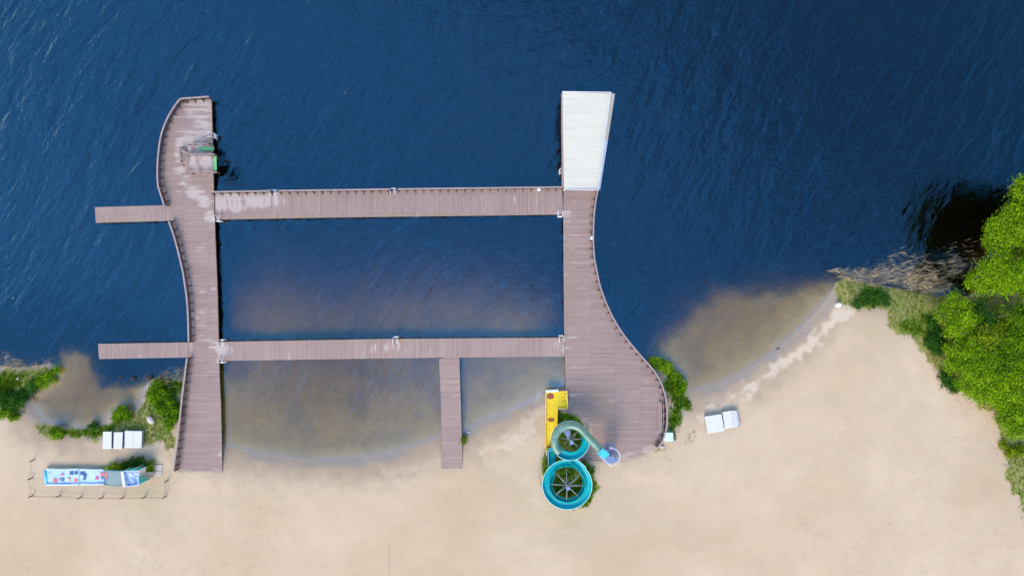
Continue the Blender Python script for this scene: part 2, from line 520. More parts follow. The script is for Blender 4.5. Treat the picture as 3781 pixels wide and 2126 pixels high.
# grass areas: polygon, strength, dryness
GRASS = [
 ([(-300, 1360), (0, 1360), (100, 1365), (185, 1352), (200, 1372), (185, 1405), (150, 1428), (112, 1442), (100, 1455), (70, 1495), (45, 1530), (0, 1550), (-300, 1560)], 1.0, 0.35),
 ([(140, 1565), (200, 1578), (300, 1585), (370, 1570), (400, 1562), (412, 1530), (450, 1512), (505, 1520), (530, 1492), (538, 1440), (560, 1398), (620, 1392), (692, 1398), (680, 1470), (660, 1600), (645, 1690), (622, 1670), (600, 1640), (575, 1640), (540, 1625), (390, 1620), (250, 1608), (205, 1615), (150, 1598)], 0.95, 0.4),
 ([(225, 1728), (330, 1722), (400, 1705), (450, 1692), (520, 1690), (560, 1712), (565, 1735), (540, 1745), (380, 1738), (240, 1736)], 0.85, 0.4),
 ([(2006, 1640), (2020, 1640), (2056, 1500), (2075, 1505), (2120, 1518), (2160, 1555), (2182, 1625), (2172, 1700), (2196, 1712), (2202, 1790), (2190, 1830), (2165, 1865), (2110, 1880), (2040, 1850), (2000, 1800), (1990, 1740), (1992, 1690)], 1.0, 0.2),
 ([(2405, 1335), (2450, 1332), (2505, 1372), (2524, 1430), (2530, 1462), (2556, 1495), (2552, 1520), (2530, 1515), (2512, 1560), (2500, 1625), (2470, 1640), (2425, 1655), (2440, 1630), (2455, 1600), (2462, 1500), (2440, 1405)], 1.0, 0.2),
 ([(2500, 1600), (2545, 1560), (2590, 1590), (2592, 1625), (2560, 1640), (2510, 1650)], 0.35, 0.6),
 ([(3085, 1040), (3120, 1016), (3280, 1046), (3420, 1066), (3560, 1082), (3600, 1078), (3650, 1030), (3690, 930), (3730, 840), (3800, 780), (5000, 480), (5000, 2400), (3900, 2200), (3781, 1960), (3730, 1850), (3700, 1760), (3690, 1690), (3670, 1590), (3650, 1520),
   (3560, 1470), (3470, 1405), (3420, 1335), (3380, 1270), (3300, 1225), (3260, 1200), (3265, 1150), (3220, 1150), (3170, 1155), (3140, 1130), (3095, 1135), (3086, 1110)], 1.0, 0.75),
]
PALE = [([(2600, 1540), (2700, 1470), (2800, 1400), (2900, 1335), (3010, 1240), (3090, 1165), (3140, 1140)], 30, 1.0),
        ([(1780, 1660), (1870, 1635), (1960, 1560), (2012, 1480)], 40, .55),
        ([(1420, 1735), (1560, 1720), (1625, 1700)], 26, .3), ([(850, 1760), (1000, 1790), (1250, 1800), (1500, 1770)], 34, .22),
        ([(1830, 1700), (1960, 1780), (2000, 1850)], 40, .25), ([(3300, 1085), (3400, 1095), (3500, 1105)], 12, .9),
        ([(600, 1680), (640, 1720)], 20, .3), ([(330, 1640), (560, 1650)], 18, .3)]

# ------------------------------------------------------------------ ground: beach and lake bed in one sheet
def axis(lo, hi, step, far):
    core = np.arange(lo, hi + step / 2, step)
    out, d, x = [], step, hi
    while x < far:
        d *= 1.35; x += d; out.append(x)
    out2, d, x = [], step, lo
    while x > -far:
        d *= 1.35; x -= d; out2.append(x)
    return np.concatenate([np.array(out2[::-1]), core, np.array(out)])

gx, gy = axis(-80, 80, 0.21, 900), axis(-46, 46, 0.21, 900)
X, Y = np.meshgrid(gx, gy)
sx, sy = X.ravel(), Y.ravel()
PX, PY = sx * PXM + CX, CY - sy * PXM
def m2(pts): return [((p[0] - CX) / PXM, (CY - p[1]) / PXM) for p in pts]

def shore_d(x, y):
    d = sdist(x, y, m2(LAND))
    return d + (fbm(x, y, 2.2, 3, 11) - 0.5) * 0.5

def ground_z(x, y):
    d = shore_d(x, y)
    px = x * PXM + CX
    s = sdist(x, y, m2(SHOAL)) + (fbm(x, y, 4.0, 5, 21) - 0.5) * 3.0
    w_in = np.interp(px, [0, 600, 800, 900, 2000, 2150, 2500, 3200], [2.0, 2.0, 3, 8, 8, 2.5, 4.0, 4.0])
    w_out = np.interp(px, [0, 600, 800, 900, 2000, 2150, 2500, 3200], [3.0, 3.0, 5, 13, 11, 3.0, 4.0, 4.0])
    land = 0.76 * (1 - np.exp(-np.maximum(d, 0) / 1.9)) + 0.006 * np.clip(d, 0, 40) + (fbm(x, y, 3.0, 4, 31) - 0.5) * 0.10 * sstep(1.0, 6.0, d)
    dd = np.maximum(-d, 0)
    shallow = -0.20 * (1 - np.exp(-dd / 1.8)) - 0.034 * np.clip(dd, 0, 30) - (fbm(x, y, 1.6, 4, 41) - 0.5) * 0.10 * sstep(0.8, 3.0, dd)
    shallow = shallow - 0.13 * sstep(640, 540, px) * sstep(0.3, 2.2, dd)
    k = sstep(1, 0, (s + w_out) / (w_in + w_out))
    z = np.where(d > 0, land, shallow * (1 - k) + -3.6 * k)
    for p in DECKS:                                    # the ground is dug away below the decks
        q = sdist(x, y, p)
        z = np.where((q > -0.05) & (z > 0.1), np.maximum(z - 0.40 * sstep(-0.05, 0.7, q), 0.1), z)
    # sand drifted on to the foot of the large deck
    drift = sdist(x, y, m2([(2295, 1716), (2340, 1692), (2385, 1672), (2420, 1650), (2460, 1640), (2480, 1760), (2300, 1760)])) + (fbm(x, y, 0.9, 3, 51) - 0.5) * 1.1
    z = z + np.where(z < 0.95, sstep(-0.5, 0.6, drift) * np.maximum(0.93 - z, 0), 0)
    for c, r in (((760, 1745), 70), ((700, 1752), 70), ((1670, 1738), 50)):
        q = np.hypot(px - c[0], CY - y * PXM - c[1]) / r
        z = z + np.where(z > 0.3, np.clip(1 - q * q, 0, 1) * 0.10, 0)
    return z

sd = shore_d(sx, sy)
sz = ground_z(sx, sy)
nz1 = fbm(sx, sy, 1.6, 5, 61)
nz2 = fbm(sx, sy, 6.0, 5, 71)
a_wet = np.where(sd > 0, sstep(6.0, 0.6, sd + (nz1 - 0.5) * 4.5), 1.0)
a_edge = sstep(0.95, 0.1, np.abs(sd - 0.45 + (nz1 - .5) * 0.9)) * sstep(.30, .55, nz2)
a_grass = np.zeros_like(sx); a_dry = np.zeros_like(sx)
for poly, st, dry in GRASS:
    q = sdist(sx, sy, m2(poly)) + (nz1 - 0.5) * 2.6
    g = sstep(-0.5, 0.9, q) * st
    a_grass = np.maximum(a_grass, g)
    h = sstep(0.60 - dry * 0.38, 0.78 - dry * 0.38, nz2 * 0.6 + nz1 * 0.4) * (g > 0) + sstep(0.8, 0.0, q) * (q > -0.6) * 0.5
    a_dry = np.maximum(a_dry, np.clip(h, 0, 1))
a_pale = np.zeros_like(sx)
nz3 = fbm(sx, sy, 0.75, 3, 63)
for pts, w, st in PALE:
    q = dist_line(sx, sy, m2(pts)) / (w / PXM * .85) + (nz3 - 0.5) * 2.6 + (nz1 - .5) * 1.6
    a_pale = np.maximum(a_pale, st * sstep(1.15, -0.1, q))
a_silt = sstep(0.52, 0.72, fbm(sx, sy, 4.5, 4, 81)) * sstep(0.5, 3, -sd)
q = np.hypot((PX - 225) / 75, (PY - 1545) / 40) + (nz1 - .5) * 0.8
a_silt = np.maximum(a_silt, sstep(1.0, 0.4, q))
for pts, w in (([(900, 1600), (1000, 1640), (1120, 1660), (1300, 1640), (1500, 1600)], 40),):
    a_silt = np.maximum(a_silt, 0.8 * sstep(1.2, 0.2, dist_line(sx, sy, m2(pts)) / (w / PXM) + (nz1 - .5) * 1.6))
a_track = 0.6 * sstep(1.2, 0.3, dist_line(sx, sy, m2([(1440, 1985), (1442, 2060), (1438, 2130)])) / 0.18 + (nz1 - .5)) * sstep(.35, .55, fbm(sx, sy, .8, 3, 5))
a_track = np.maximum(a_track, 0.28 * sstep(0.66, 0.80, fbm(sx, sy, 0.6, 3, 91)) * sstep(0.52, 0.66, nz2))

nx, ny = len(gx), len(gy)
me = bpy.data.meshes.new('ground')
me.vertices.add(nx * ny)
co = np.stack([sx, sy, sz], 1).astype(np.float32)
me.vertices.foreach_set('co', co.ravel())
ii = (np.arange(ny - 1)[:, None] * nx + np.arange(nx - 1)[None, :]).ravel()
quads = np.stack([ii, ii + 1, ii + 1 + nx, ii + nx], 1).astype(np.int32)
me.loops.add(quads.size); me.loops.foreach_set('vertex_index', quads.ravel())
me.polygons.add(len(quads))
me.polygons.foreach_set('loop_start', (np.arange(len(quads)) * 4).astype(np.int32))
me.polygons.foreach_set('loop_total', np.full(len(quads), 4, np.int32))
me.update(calc_edges=True)
me.polygons.foreach_set('use_smooth', np.ones(len(quads), bool))
for k, v in (('wet', a_wet), ('bed', sstep(0.1, -1.2, sd)), ('edge', a_edge), ('grass', a_grass), ('dry', a_dry), ('pale', a_pale), ('silt', a_silt), ('track', a_track)):
    a = me.attributes.new(k, 'FLOAT', 'POINT'); a.data.foreach_set('value', v.astype(np.float32))

def ground_mat():
    m = bpy.data.materials.new('sand_and_turf'); m.use_nodes = True
    n, l = m.node_tree.nodes, m.node_tree.links
    b = n['Principled BSDF']; b.inputs['Roughness'].default_value = 0.9; b.inputs['Specular IOR Level'].default_value = 0.2
    tc = n.new('ShaderNodeTexCoord'); v = tc.outputs['Object']
    c = mixc(n, l, noise_f(n, l, v, 0.045, 3, 0.3, 0.7), (0.415, 0.332, 0.210), (0.520, 0.432, 0.300))
    c = mixc(n, l, math_n(n, l, 'MULTIPLY', noise_f(n, l, v, 0.35, 6, 0.35, 0.75, 0.7), 0.45), c, (0.390, 0.308, 0.202))
    c = mixc(n, l, math_n(n, l, 'MULTIPLY', noise_f(n, l, v, 3.0, 5, 0.5, 0.8, 0.7), 0.30), c, (0.33, 0.262, 0.175))
    c = mixc(n, l, math_n(n, l, 'MULTIPLY', attr(n, 'wet'), 0.85), c, (0.300, 0.240, 0.165))
    c = mixc(n, l, attr(n, 'bed'), c, mixc(n, l, noise_f(n, l, v, 0.9, 6, 0.3, 0.7, 0.7), (0.335, 0.250, 0.110), (0.400, 0.305, 0.150)))   # ochre lake sand
    c = mixc(n, l, math_n(n, l, 'MULTIPLY', attr(n, 'pale'), 0.7), c, (0.56, 0.49, 0.365))
    c = mixc(n, l, math_n(n, l, 'MULTIPLY', attr(n, 'track'), 0.6), c, (0.22, 0.185, 0.15))
    c = mixc(n, l, math_n(n, l, 'MULTIPLY', attr(n, 'edge'), 0.7), c, (0.235, 0.225, 0.205))
    fine = noise_f(n, l, v, 2.2, 6, 0.3, 0.7, 0.75)
    g = mixc(n, l, fine, (0.055, 0.150, 0.006), (0.150, 0.250, 0.012))
    d = mixc(n, l, fine, (0.14, 0.17, 0.025), (0.32, 0.30, 0.12))
    g = mixc(n, l, attr(n, 'dry'), g, d)
    gm = math_n(n, l, 'ADD', attr(n, 'grass'), math_n(n, l, 'MULTIPLY', math_n(n, l, 'SUBTRACT', noise_f(n, l, v, 3.5, 6, 0.2, 0.8, 0.8), 0.5), 0.5))
    gr = n.new('ShaderNodeMapRange'); gr.inputs['From Min'].default_value = 0.35; gr.inputs['From Max'].default_value = 0.72
    l.new(gm, gr.inputs['Value'])
    c = mixc(n, l, gr.outputs[0], c, g)
    c = mixc(n, l, math_n(n, l, 'MULTIPLY', attr(n, 'silt'), 0.28), c, (0.10, 0.085, 0.075))
    l.new(c, b.inputs['Base Color'])
    bp = n.new('ShaderNodeBump'); bp.inputs['Strength'].default_value = 0.5; bp.inputs['Distance'].default_value = 0.08
    l.new(noise_f(n, l, v, 1.8, 8, 0.2, 0.8, 0.7), bp.inputs['Height'])
    l.new(bp.outputs[0], b.inputs['Normal'])
    return m
me.materials.append(ground_mat())
ground = link('ground', me)
tag(ground, kind='structure')

# ------------------------------------------------------------------ the lake: a clear brown body of water under a rippled face
def water_mat():
    m = bpy.data.materials.new('lake_water'); m.use_nodes = True
    n, l = m.node_tree.nodes, m.node_tree.links
    n.remove(n['Principled BSDF'])
    out = [x for x in n if x.type == 'OUTPUT_MATERIAL'][0]
    tc = n.new('ShaderNodeTexCoord'); v = tc.outputs['Object']
    def wavy(rot, sxy, scale, detail):
        mp = n.new('ShaderNodeMapping'); mp.vector_type = 'TEXTURE'; mp.inputs['Rotation'].default_value = (0, 0, R(rot)); mp.inputs['Scale'].default_value = (sxy[0], sxy[1], 1)
        l.new(v, mp.inputs['Vector'])
        z = n.new('ShaderNodeTexNoise'); z.inputs['Scale'].default_value = scale; z.inputs['Detail'].default_value = detail; z.inputs['Roughness'].default_value = 0.55
        z.inputs['Distortion'].default_value = 0.4
        l.new(mp.outputs[0], z.inputs['Vector'])
        return z.outputs['Fac']
    big = wavy(60, (3.2, 1.0), 0.33, 2)
    mid = wavy(55, (2.6, 1.0), 0.85, 3)
    sml = wavy(35, (1.6, 1.0), 2.6, 3)
    h = math_n(n, l, 'ADD', math_n(n, l, 'MULTIPLY', big, 0.30), math_n(n, l, 'MULTIPLY', mid, 0.135))
    h = math_n(n, l, 'ADD', h, math_n(n, l, 'MULTIPLY', sml, 0.050))
    sp = n.new('ShaderNodeSeparateXYZ'); l.new(v, sp.inputs[0])             # calmer in the lee of the beach
    lee = n.new('ShaderNodeMapRange'); lee.interpolation_type = 'SMOOTHSTEP'
    lee.inputs['From Min'].default_value = -14.0; lee.inputs['From Max'].default_value = 6.0
    lee.inputs['To Min'].default_value = 0.34; lee.inputs['To Max'].default_value = 1.0
    l.new(sp.outputs['Y'], lee.inputs['Value'])
    h = math_n(n, l, 'MULTIPLY', h, lee.outputs[0])
    bp = n.new('ShaderNodeBump'); bp.inputs['Strength'].default_value = 1.0; bp.inputs['Distance'].default_value = 1.0
    l.new(h, bp.inputs['Height'])
    fr = n.new('ShaderNodeLayerWeight'); fr.inputs['Blend'].default_value = 0.5       # Schlick, alike from above and below
    l.new(bp.outputs[0], fr.inputs['Normal'])
    F0 = 0.122
    f = math_n(n, l, 'ADD', math_n(n, l, 'MULTIPLY', math_n(n, l, 'POWER', fr.outputs['Facing'], 5.0), 1 - F0), F0)
    gl = n.new('ShaderNodeBsdfGlossy'); gl.inputs['Roughness'].default_value = 0.06; gl.inputs['Color'].default_value = (0.60, 0.92, 1.0, 1)
    l.new(bp.outputs[0], gl.inputs['Normal'])
    tr = n.new('ShaderNodeBsdfTransparent')
    mx = n.new('ShaderNodeMixShader')
    l.new(f, mx.inputs[0]); l.new(tr.outputs[0], mx.inputs[1]); l.new(gl.outputs[0], mx.inputs[2])
    l.new(mx.outputs[0], out.inputs['Surface'])
    va = n.new('ShaderNodeVolumeAbsorption'); va.inputs['Color'].default_value = (0.765, 0.69, 0.02, 1); va.inputs['Density'].default_value = 2.6
    l.new(va.outputs[0], out.inputs['Volume'])
    return m
wb = MB()
wb.box((0, 0, -3.5), (1700, 1700, 7.0))
lake = wb.build('lake_water', water_mat())
tag(lake, kind='structure')

# ------------------------------------------------------------------ plank decks
def spots(px, py, lst):
    t = np.zeros_like(px, dtype=float)
    for cx, cy, rx, ry, s in lst:
        q = ((px - cx) / rx) ** 2 + ((py - cy) / ry) ** 2
        t = np.maximum(t, s * np.clip(1.25 - q, 0, 1))
    return t
BLEACH = [(735, 410, 70, 70, .75), (735, 480, 70, 60, .9), (690, 520, 45, 40, .8), (660, 560, 22, 60, .9), (668, 640, 40, 40, .75), (690, 680, 35, 30, .7),
          (720, 710, 40, 30, .9), (762, 745, 45, 30, .9), (775, 800, 26, 40, .8), (850, 745, 90, 42, 1), (960, 740, 80, 34, 1), (1020, 730, 36, 40, .8),
          (825, 1290, 36, 34, .9), (780, 1262, 30, 30, .6), (1462, 1272, 26, 26, .6), (1400, 1285, 60, 22, .4), (2070, 1275, 40, 34, .8), (2110, 1235, 34, 60, .6),
          (2085, 790, 34, 26, .55), (2100, 800, 26, 22, .45), (735, 1190, 40, 160, .25), (720, 1000, 40, 260, .15), (813, 1677, 9, 10, 1.2), (2150, 960, 40, 200, .15),
          (2150, 1550, 30, 14, .7), (2178, 1600, 12, 44, .8), (2110, 1480, 30, 30, .5), (2195, 1680, 14, 40, .5), (1660, 1690, 60, 60, .12), (1560, 1285, 60, 20, .25)]
MOSS = [(1100, 805, 260, 14, .7), (1500, 800, 260, 14, .7), (1750, 798, 160, 12, .5), (450, 818, 110, 10, .5), (2110, 1040, 22, 200, .4), (2200, 1460, 60, 40, .35),
        (2230, 1540, 60, 60, .3), (640, 640, 50, 160, .25), (1500, 1258, 300, 8, .3)]
SANDY = [(2330, 1690, 70, 30, .8), (2400, 1660, 40, 26, .9), (700, 1738, 90, 10, .9), (800, 1736, 30, 12, .7), (1670, 1724, 45, 10, .5), (2150, 1535, 26, 14, .4), (2180, 1610, 10, 60, .4)]

def crossings(poly, c, axis_i):
    o = 1 - axis_i
    out = []
    n = len(poly)
    for i in range(n):
        a, b = poly[i], poly[(i + 1) % n]
        if (a[o] > c) != (b[o] > c):
            t = (c - a[o]) / (b[o] - a[o])
            out.append(a[axis_i] + t * (b[axis_i] - a[axis_i]))
    return sorted(out)

def deck(name, parent, poly, along, z=DZ, pitch=0.15, joints=3.6, off=0.0, seed=3, bleach=BLEACH, base=0.0, matl=None):
    """planks of real thickness cut to the outline; 'along' = axis (0 x, 1 y) the planks run along"""
    rg = random.Random(seed)
    o = 1 - along
    lo, hi = min(p[o] for p in poly), max(p[o] for p in poly)
    mb = MB(); tones = []
    n = int((hi - lo) / pitch)
    gap = 0.012
    for k in range(n + 1):
        c0 = lo + k * pitch + gap / 2
        c1 = min(c0 + pitch - gap, hi - 1e-4)
        if c1 - c0 < 0.02: continue
        a, b = crossings(poly, c0 + 1e-4, along), crossings(poly, c1 - 1e-4, along)
        mid = crossings(poly, (c0 + c1) / 2, along)
        if len(a) != len(b): a = b = mid
        row = rg.gauss(0, 0.12)
        for s in range(0, len(a) - 1, 2):
            l0, l1 = min(a[s], a[s + 1]), max(a[s], a[s + 1])
            cuts = [0.0]
            L = l1 - l0
            if L < 0.1: continue
            j = math.ceil((l0 - off) / joints) * joints + off
            while j < l1 - 0.2:
                if j > l0 + 0.2: cuts.append((j - l0) / L)
                j += joints
            cuts.append(1.0)
            for q in range(len(cuts) - 1):
                t0, t1 = cuts[q], cuts[q + 1]
                g2 = 0.006 / L if L > 0 else 0
                if q > 0: t0 += g2
                if q < len(cuts) - 2: t1 -= g2
                tone = min(1, max(0, 0.5 + base + row + rg.gauss(0, 0.17) + (0.35 if rg.random() < 0.03 else 0) - (0.4 if rg.random() < 0.03 else 0)))
                m = max(1, int((t1 - t0) * L / 0.3))
                vs, zj = [], rg.uniform(-0.003, 0.003)
                for i in range(m + 1):
                    t = t0 + (t1 - t0) * i / m
                    for cc, e in ((c0, a), (c1, b)):
                        v = e[s] + (e[s + 1] - e[s]) * t
                        vs.append((v, cc, z + zj) if along == 0 else (cc, v, z + zj))
                nt = len(vs)
                rim = [0, 1, nt - 2, nt - 1]
                vs += [(vs[i][0], vs[i][1], z - 0.045) for i in rim]
                fs = []
                for i in range(m):
                    f = (2 * i, 2 * i + 2, 2 * i + 3, 2 * i + 1)
                    fs.append(f if along == 0 else f[::-1])
                fs += [(0, 1, nt + 1, nt), (nt - 1, nt - 2, nt + 2, nt + 3)]
                fs += [tuple(range(0, nt, 2))[::-1] + (nt, nt + 2), tuple(range(1, nt, 2)) + (nt + 3, nt + 1)]
                mb.add(vs, fs)
                tones += [tone] * len(vs)
    v = np.array(mb.v)
    kk = PXM * H / (H - z)
    px, py = v[:, 0] * kk + CX, CY - v[:, 1] * kk
    # streaky wear: stretched along the planks
    if along == 0: n1 = fbm(v[:, 0], v[:, 1] * 5, 1.8, 4, 13)
    else: n1 = fbm(v[:, 0] * 5, v[:, 1], 1.8, 4, 13)
    n2 = fbm(v[:, 0], v[:, 1], 1.2, 3, 17)
    mb.att['plank'] = np.array(tones)
    mb.att['bleach'] = np.clip(sstep(0.30, 0.62, spots(px, py, bleach) * 0.66 + (n1 - 0.5) * 1.15 + (n2 - 0.5) * 0.3) + sstep(0.70, 0.86, n1) * 0.35, 0, 0.85)
    mb.att['moss'] = np.clip(spots(px, py, MOSS) + (n2 - 0.5) * 0.6, 0, 1) * (spots(px, py, MOSS) > 0.02)
    mb.att['sand'] = np.clip(sstep(0.3, 0.6, spots(px, py, SANDY) * 0.6 + (n1 - 0.5) * 0.8), 0, 1)
    return mb.build(name, matl or M['plank'], parent)

pile_me = None
def underframe(parent, poly, z=DZ, every=4.0, ground=True):
    global pile_me
    mb = MB(); mb.prism(poly, z - 0.34, z - 0.05)
    mb.build('underframe', M['under'], parent)
    if pile_me is None:
        pm = MB(); pm.cyl((0, 0), 0.13, -4.2, 0, 10)
        pile_me = pm.mesh('piling', M['pile'], True)
    # inset outline walk
    n = len(poly); acc = 0.0
    ctr = np.mean(np.array(poly), 0)
    pts = []
    for i in range(n):
        a, b = Vector((*poly[i], 0)), Vector((*poly[(i + 1) % n], 0))
        L = (b - a).length
        while acc < L:
            p = a + (b - a) * (acc / max(L, 1e-6)); nrm = Vector((-(b - a).y, (b - a).x, 0)).normalized()
            for sgn in (1, -1):
                q = p + nrm * 0.3 * sgn
                if inside(np.array([q.x]), np.array([q.y]), poly)[0]:
                    pts.append(q); break
            acc += every
        acc -= L
    for q in pts[:90]:
        link('piling', pile_me, parent, None).matrix_world = Matrix.Translation((q.x, q.y, z - 0.345))

post_me = None
def resample(pts, step):
    out, acc = [], 0.0
    pts = [Vector((*p, 0)) for p in pts]
    for a, b in zip(pts[:-1], pts[1:]):
        L = (b - a).length
        while acc <= L:
            out.append((a + (b - a) * (acc / L), (b - a).normalized())); acc += step
        acc -= L
    out.append((pts[-1], (pts[-1] - pts[-2]).normalized()))
    return out

def smooth_line(pts, n=6):
    """Catmull-Rom through the points"""
    P = [Vector((*p, 0)) if len(p) == 2 else Vector(p) for p in pts]
    out = []
    for i in range(len(P) - 1):
        p0, p1, p2, p3 = P[max(i - 1, 0)], P[i], P[i + 1], P[min(i + 2, len(P) - 1)]
        for k in range(n):
            t = k / n
            out.append(0.5 * ((2 * p1) + (p2 - p0) * t + (2 * p0 - 5 * p1 + 4 * p2 - p3) * t * t + (3 * p1 - p0 - 3 * p2 + p3) * t ** 3))
    out.append(P[-1])
    return out

def railing(parent, pts, inner, z=DZ, h=1.1, step=1.2, sub=True, side_planks=True):
    """inner: +1 when the deck lies to the left of the walking direction"""
    global post_me
    if post_me is None:
        pm = MB()
        pm.box((0, 0.07, 0.5), (0.12, 0.07, 1.02)); pm.box((0, -0.07, 0.5), (0.12, 0.07, 1.02))
        pm.beam((0.02, 0, 0.62), (0.36, 0, 0.02), 0.06, 0.06)
        post_me = pm.mesh('post', M['rail_dark'])
    top = MB()
    line = [Vector((p[0], p[1], z + h)) for p in pts]
    top.sweep(line, [(-0.11, -0.03), (0.11, -0.03), (0.11, 0.03), (-0.11, 0.03)], closed=True)
    rail = top.build('railing', M['rail'], parent)
    low = MB()
    for zz, w in ((0.80, 0.15), (0.50, 0.15), (0.18, 0.17)):
        low.sweep([Vector((p[0], p[1], z + zz)) for p in pts], [(0.04, -w / 2), (0.08, -w / 2), (0.08, w / 2), (0.04, w / 2)] if inner < 0 else
                  [(-0.08, -w / 2), (-0.04, -w / 2), (-0.04, w / 2), (-0.08, w / 2)], closed=True)
    low.build('lower_rail', M['rail_dark'], rail)
    for p, t in resample(pts, step):
        nrm = Vector((-t.y, t.x, 0)) * inner
        q = p + nrm * 0.16
        a = math.atan2(nrm.y, nrm.x)
        link('post', post_me, rail).matrix_world = Matrix.Translation((q.x, q.y, z)) @ Matrix.Rotation(a, 4, 'Z')
    return rail

left_pier = empty('wooden_pier', W(700, 1050, DZ), 'long wooden pier with a wavy railed side and straight open side, carrying the diving platform', 'pier')
deck('deck', left_pier, P_LEFT, 0, off=W(686, 700)[0], seed=1)
underframe(left_pier, P_LEFT)
for seg in (LA, LB, LC):
    railing(left_pier, [tuple(p[:2]) for p in smooth_line(seg[1:] if seg is LA else seg, 4)], 1)
railing(left_pier, [tuple(p) for p in LA[:2]], 1)

def simple_pier(name, label, cat, poly, along, seed, base=0.0, z=DZ, group=None):
    c = np.mean(np.array(poly), 0)
    t = empty(name, (c[0], c[1], z), label, cat, group)
    deck('deck', t, poly, along, z=z, seed=seed, base=base)
    underframe(t, poly, z)
    return t

jet1 = simple_pier('jetty', 'short plank jetty without rails, the farther from the beach, beside the diving platform pier', 'jetty', P_JET1, 1, 5, -0.05, group='short jetties off the wavy pier')
jet2 = simple_pier('jetty', 'short plank jetty without rails, the nearer to the beach, ending by the reedy bay', 'jetty', P_JET2, 1, 6, 0.02, group='short jetties off the wavy pier')
# jetties run on to the pier: lift their planks a finger's width where they lap over it
for o in (jet1, jet2): o.location.z += 0.012
up = simple_pier('walkway', 'wide plank walkway with a railing along its lake side, joining the two piers', 'walkway', P_UP, 1, 7, 0.0)
for a, b in ((0, 1), (2, 3), (4, 5)):
    railing(up, [uw[a], uw[b]], -1)
low = simple_pier('walkway', 'narrower plank walkway without railing, crossing the pool nearest the beach', 'walkway', P_LOW, 1, 8, 0.1)
branch = simple_pier('walkway', 'short plank branch walkway running from the lower crossing on to the sand', 'walkway', P_BR, 0, 9, 0.0)
right_pier = empty('wooden_pier', W(2150, 1100, DZ), 'wooden pier widening into a broad deck beside the water slide, white roof at its end', 'pier')
deck('deck', right_pier, P_RIGHT, 0, off=W(2180, 700)[0], seed=2)
underframe(right_pier, P_RIGHT)
railing(right_pier, [tuple(p[:2]) for p in smooth_line(RR, 4)], -1)
for o, dz in ((up, .006), (low, .006), (branch, .009), (right_pier, .003)): o.location.z += dz

# ------------------------------------------------------------------ white roofed pavilion at the end of the right pier
pv = empty('pavilion', W(2165, 520, DZ), 'open pavilion with a large white sheet roof, tapering towards the beach', 'pavilion')
ZR = 4.4
def rz(px, a=ZR): return a
TL, TR, BR, BL = W(2077, 341, ZR + .25), W(2252, 346, ZR - .15), W(2205, 699, ZR - .15), W(2082, 698, ZR + .25)
mb = MB()
# ribbed sheet: strips across, each with a raised lap
NR = 34
for i in range(NR):
    t0, t1 = i / NR, (i + 1) / NR
    a0, a1 = TL.lerp(BL, t0), TL.lerp(BL, t1)
    b0, b1 = TR.lerp(BR, t0), TR.lerp(BR, t1)
    dz = Vector((0, 0, random.uniform(0.0, 0.006)))
    lap = Vector((0, 0, 0.012)); e = (a1 - a0) * 0.12; e2 = (b1 - b0) * 0.12
    vs = [a0 + lap, b0 + lap, b0 + e2 + lap, a0 + e + lap, a0 + e + dz, b0 + e2 + dz, b1 + dz, a1 + dz]
    vs += [v - Vector((0, 0, 0.10)) for v in (a0 + lap, b0 + lap, b1 + dz, a1 + dz)]
    mb.add(vs, [(3, 2, 1, 0), (4, 5, 2, 3), (7, 6, 5, 4), (8, 9, 10, 11), (0, 1, 9, 8), (6, 7, 11, 10), (1, 2, 5, 6, 10, 9), (0, 8, 11, 7, 4, 3)])
roof = mb.build('roof', M['roof_white'], pv)
def strip(p0, p1, q0, q1, m, nm):
    s = MB()
    dn = Vector((0, 0, 0.06))
    s.add([p0, p1, q1, q0, p0 - dn, p1 - dn, q1 - dn, q0 - dn], [(0, 1, 2, 3)[::-1], (4, 5, 6, 7), (0, 4, 5, 1), (1, 5, 6, 2), (2, 6, 7, 3), (3, 7, 4, 0)])
    return s.build(nm, m, roof)
tr1, br1 = W(2254, 344, ZR - .05), W(2207, 701, ZR - .05)
tr2, br2 = W(2271, 347, ZR - .45), W(2216, 701, ZR - .45)
mid1, mid2 = tr1.lerp(br1, 0.49), tr2.lerp(br2, 0.49)
tag(strip(tr1, mid1 - Vector((0, 0, 0)), tr2, mid2, M['roof_edge'], 'eave_panel'), 'grey beige sloping eave panel')
tag(strip(mid1 + Vector((0, -.01, 0)), br1, mid2 + Vector((0, -.01, 0)), br2, M['roof_edge_blue'], 'eave_panel'), 'bluish white sloping eave panel')
s = MB(); s.beam(tr1 + Vector((0, 0, .04)), br1 + Vector((0, 0, .04)), 0.10, 0.10); s.build('ridge_cap', M['white_metal'], roof)
s = MB(); s.beam(TL + Vector((-.05, .06, .03)), tr1 + Vector((0.1, .06, .08)), 0.10, 0.10); s.build('fascia', M['white_metal'], roof)
s = MB(); s.beam(BL + Vector((-.05, -.06, .03)), br1 + Vector((0.1, -.06, .08)), 0.10, 0.10); s.build('fascia', M['white_metal'], roof)
pm = MB(); pm.box((0, 0, 1.62), (0.18, 0.18, 3.24)); ppost = pm.mesh('post', M['white_metal'])
for t in (0.04, 0.28, 0.52, 0.76, 0.97):
    for u in (0.06, 0.92):
        p = TL.lerp(BL, t).lerp(TR.lerp(BR, t), u)
        link('post', ppost, pv).matrix_world = Matrix.Translation((p.x, p.y, DZ + 0.003))
# low rail on the open left side
railing(pv, [tuple(W(2075, 350, RZ)[:2]), tuple(W(2077, 690, RZ)[:2])], -1 if False else 1, step=2.4)

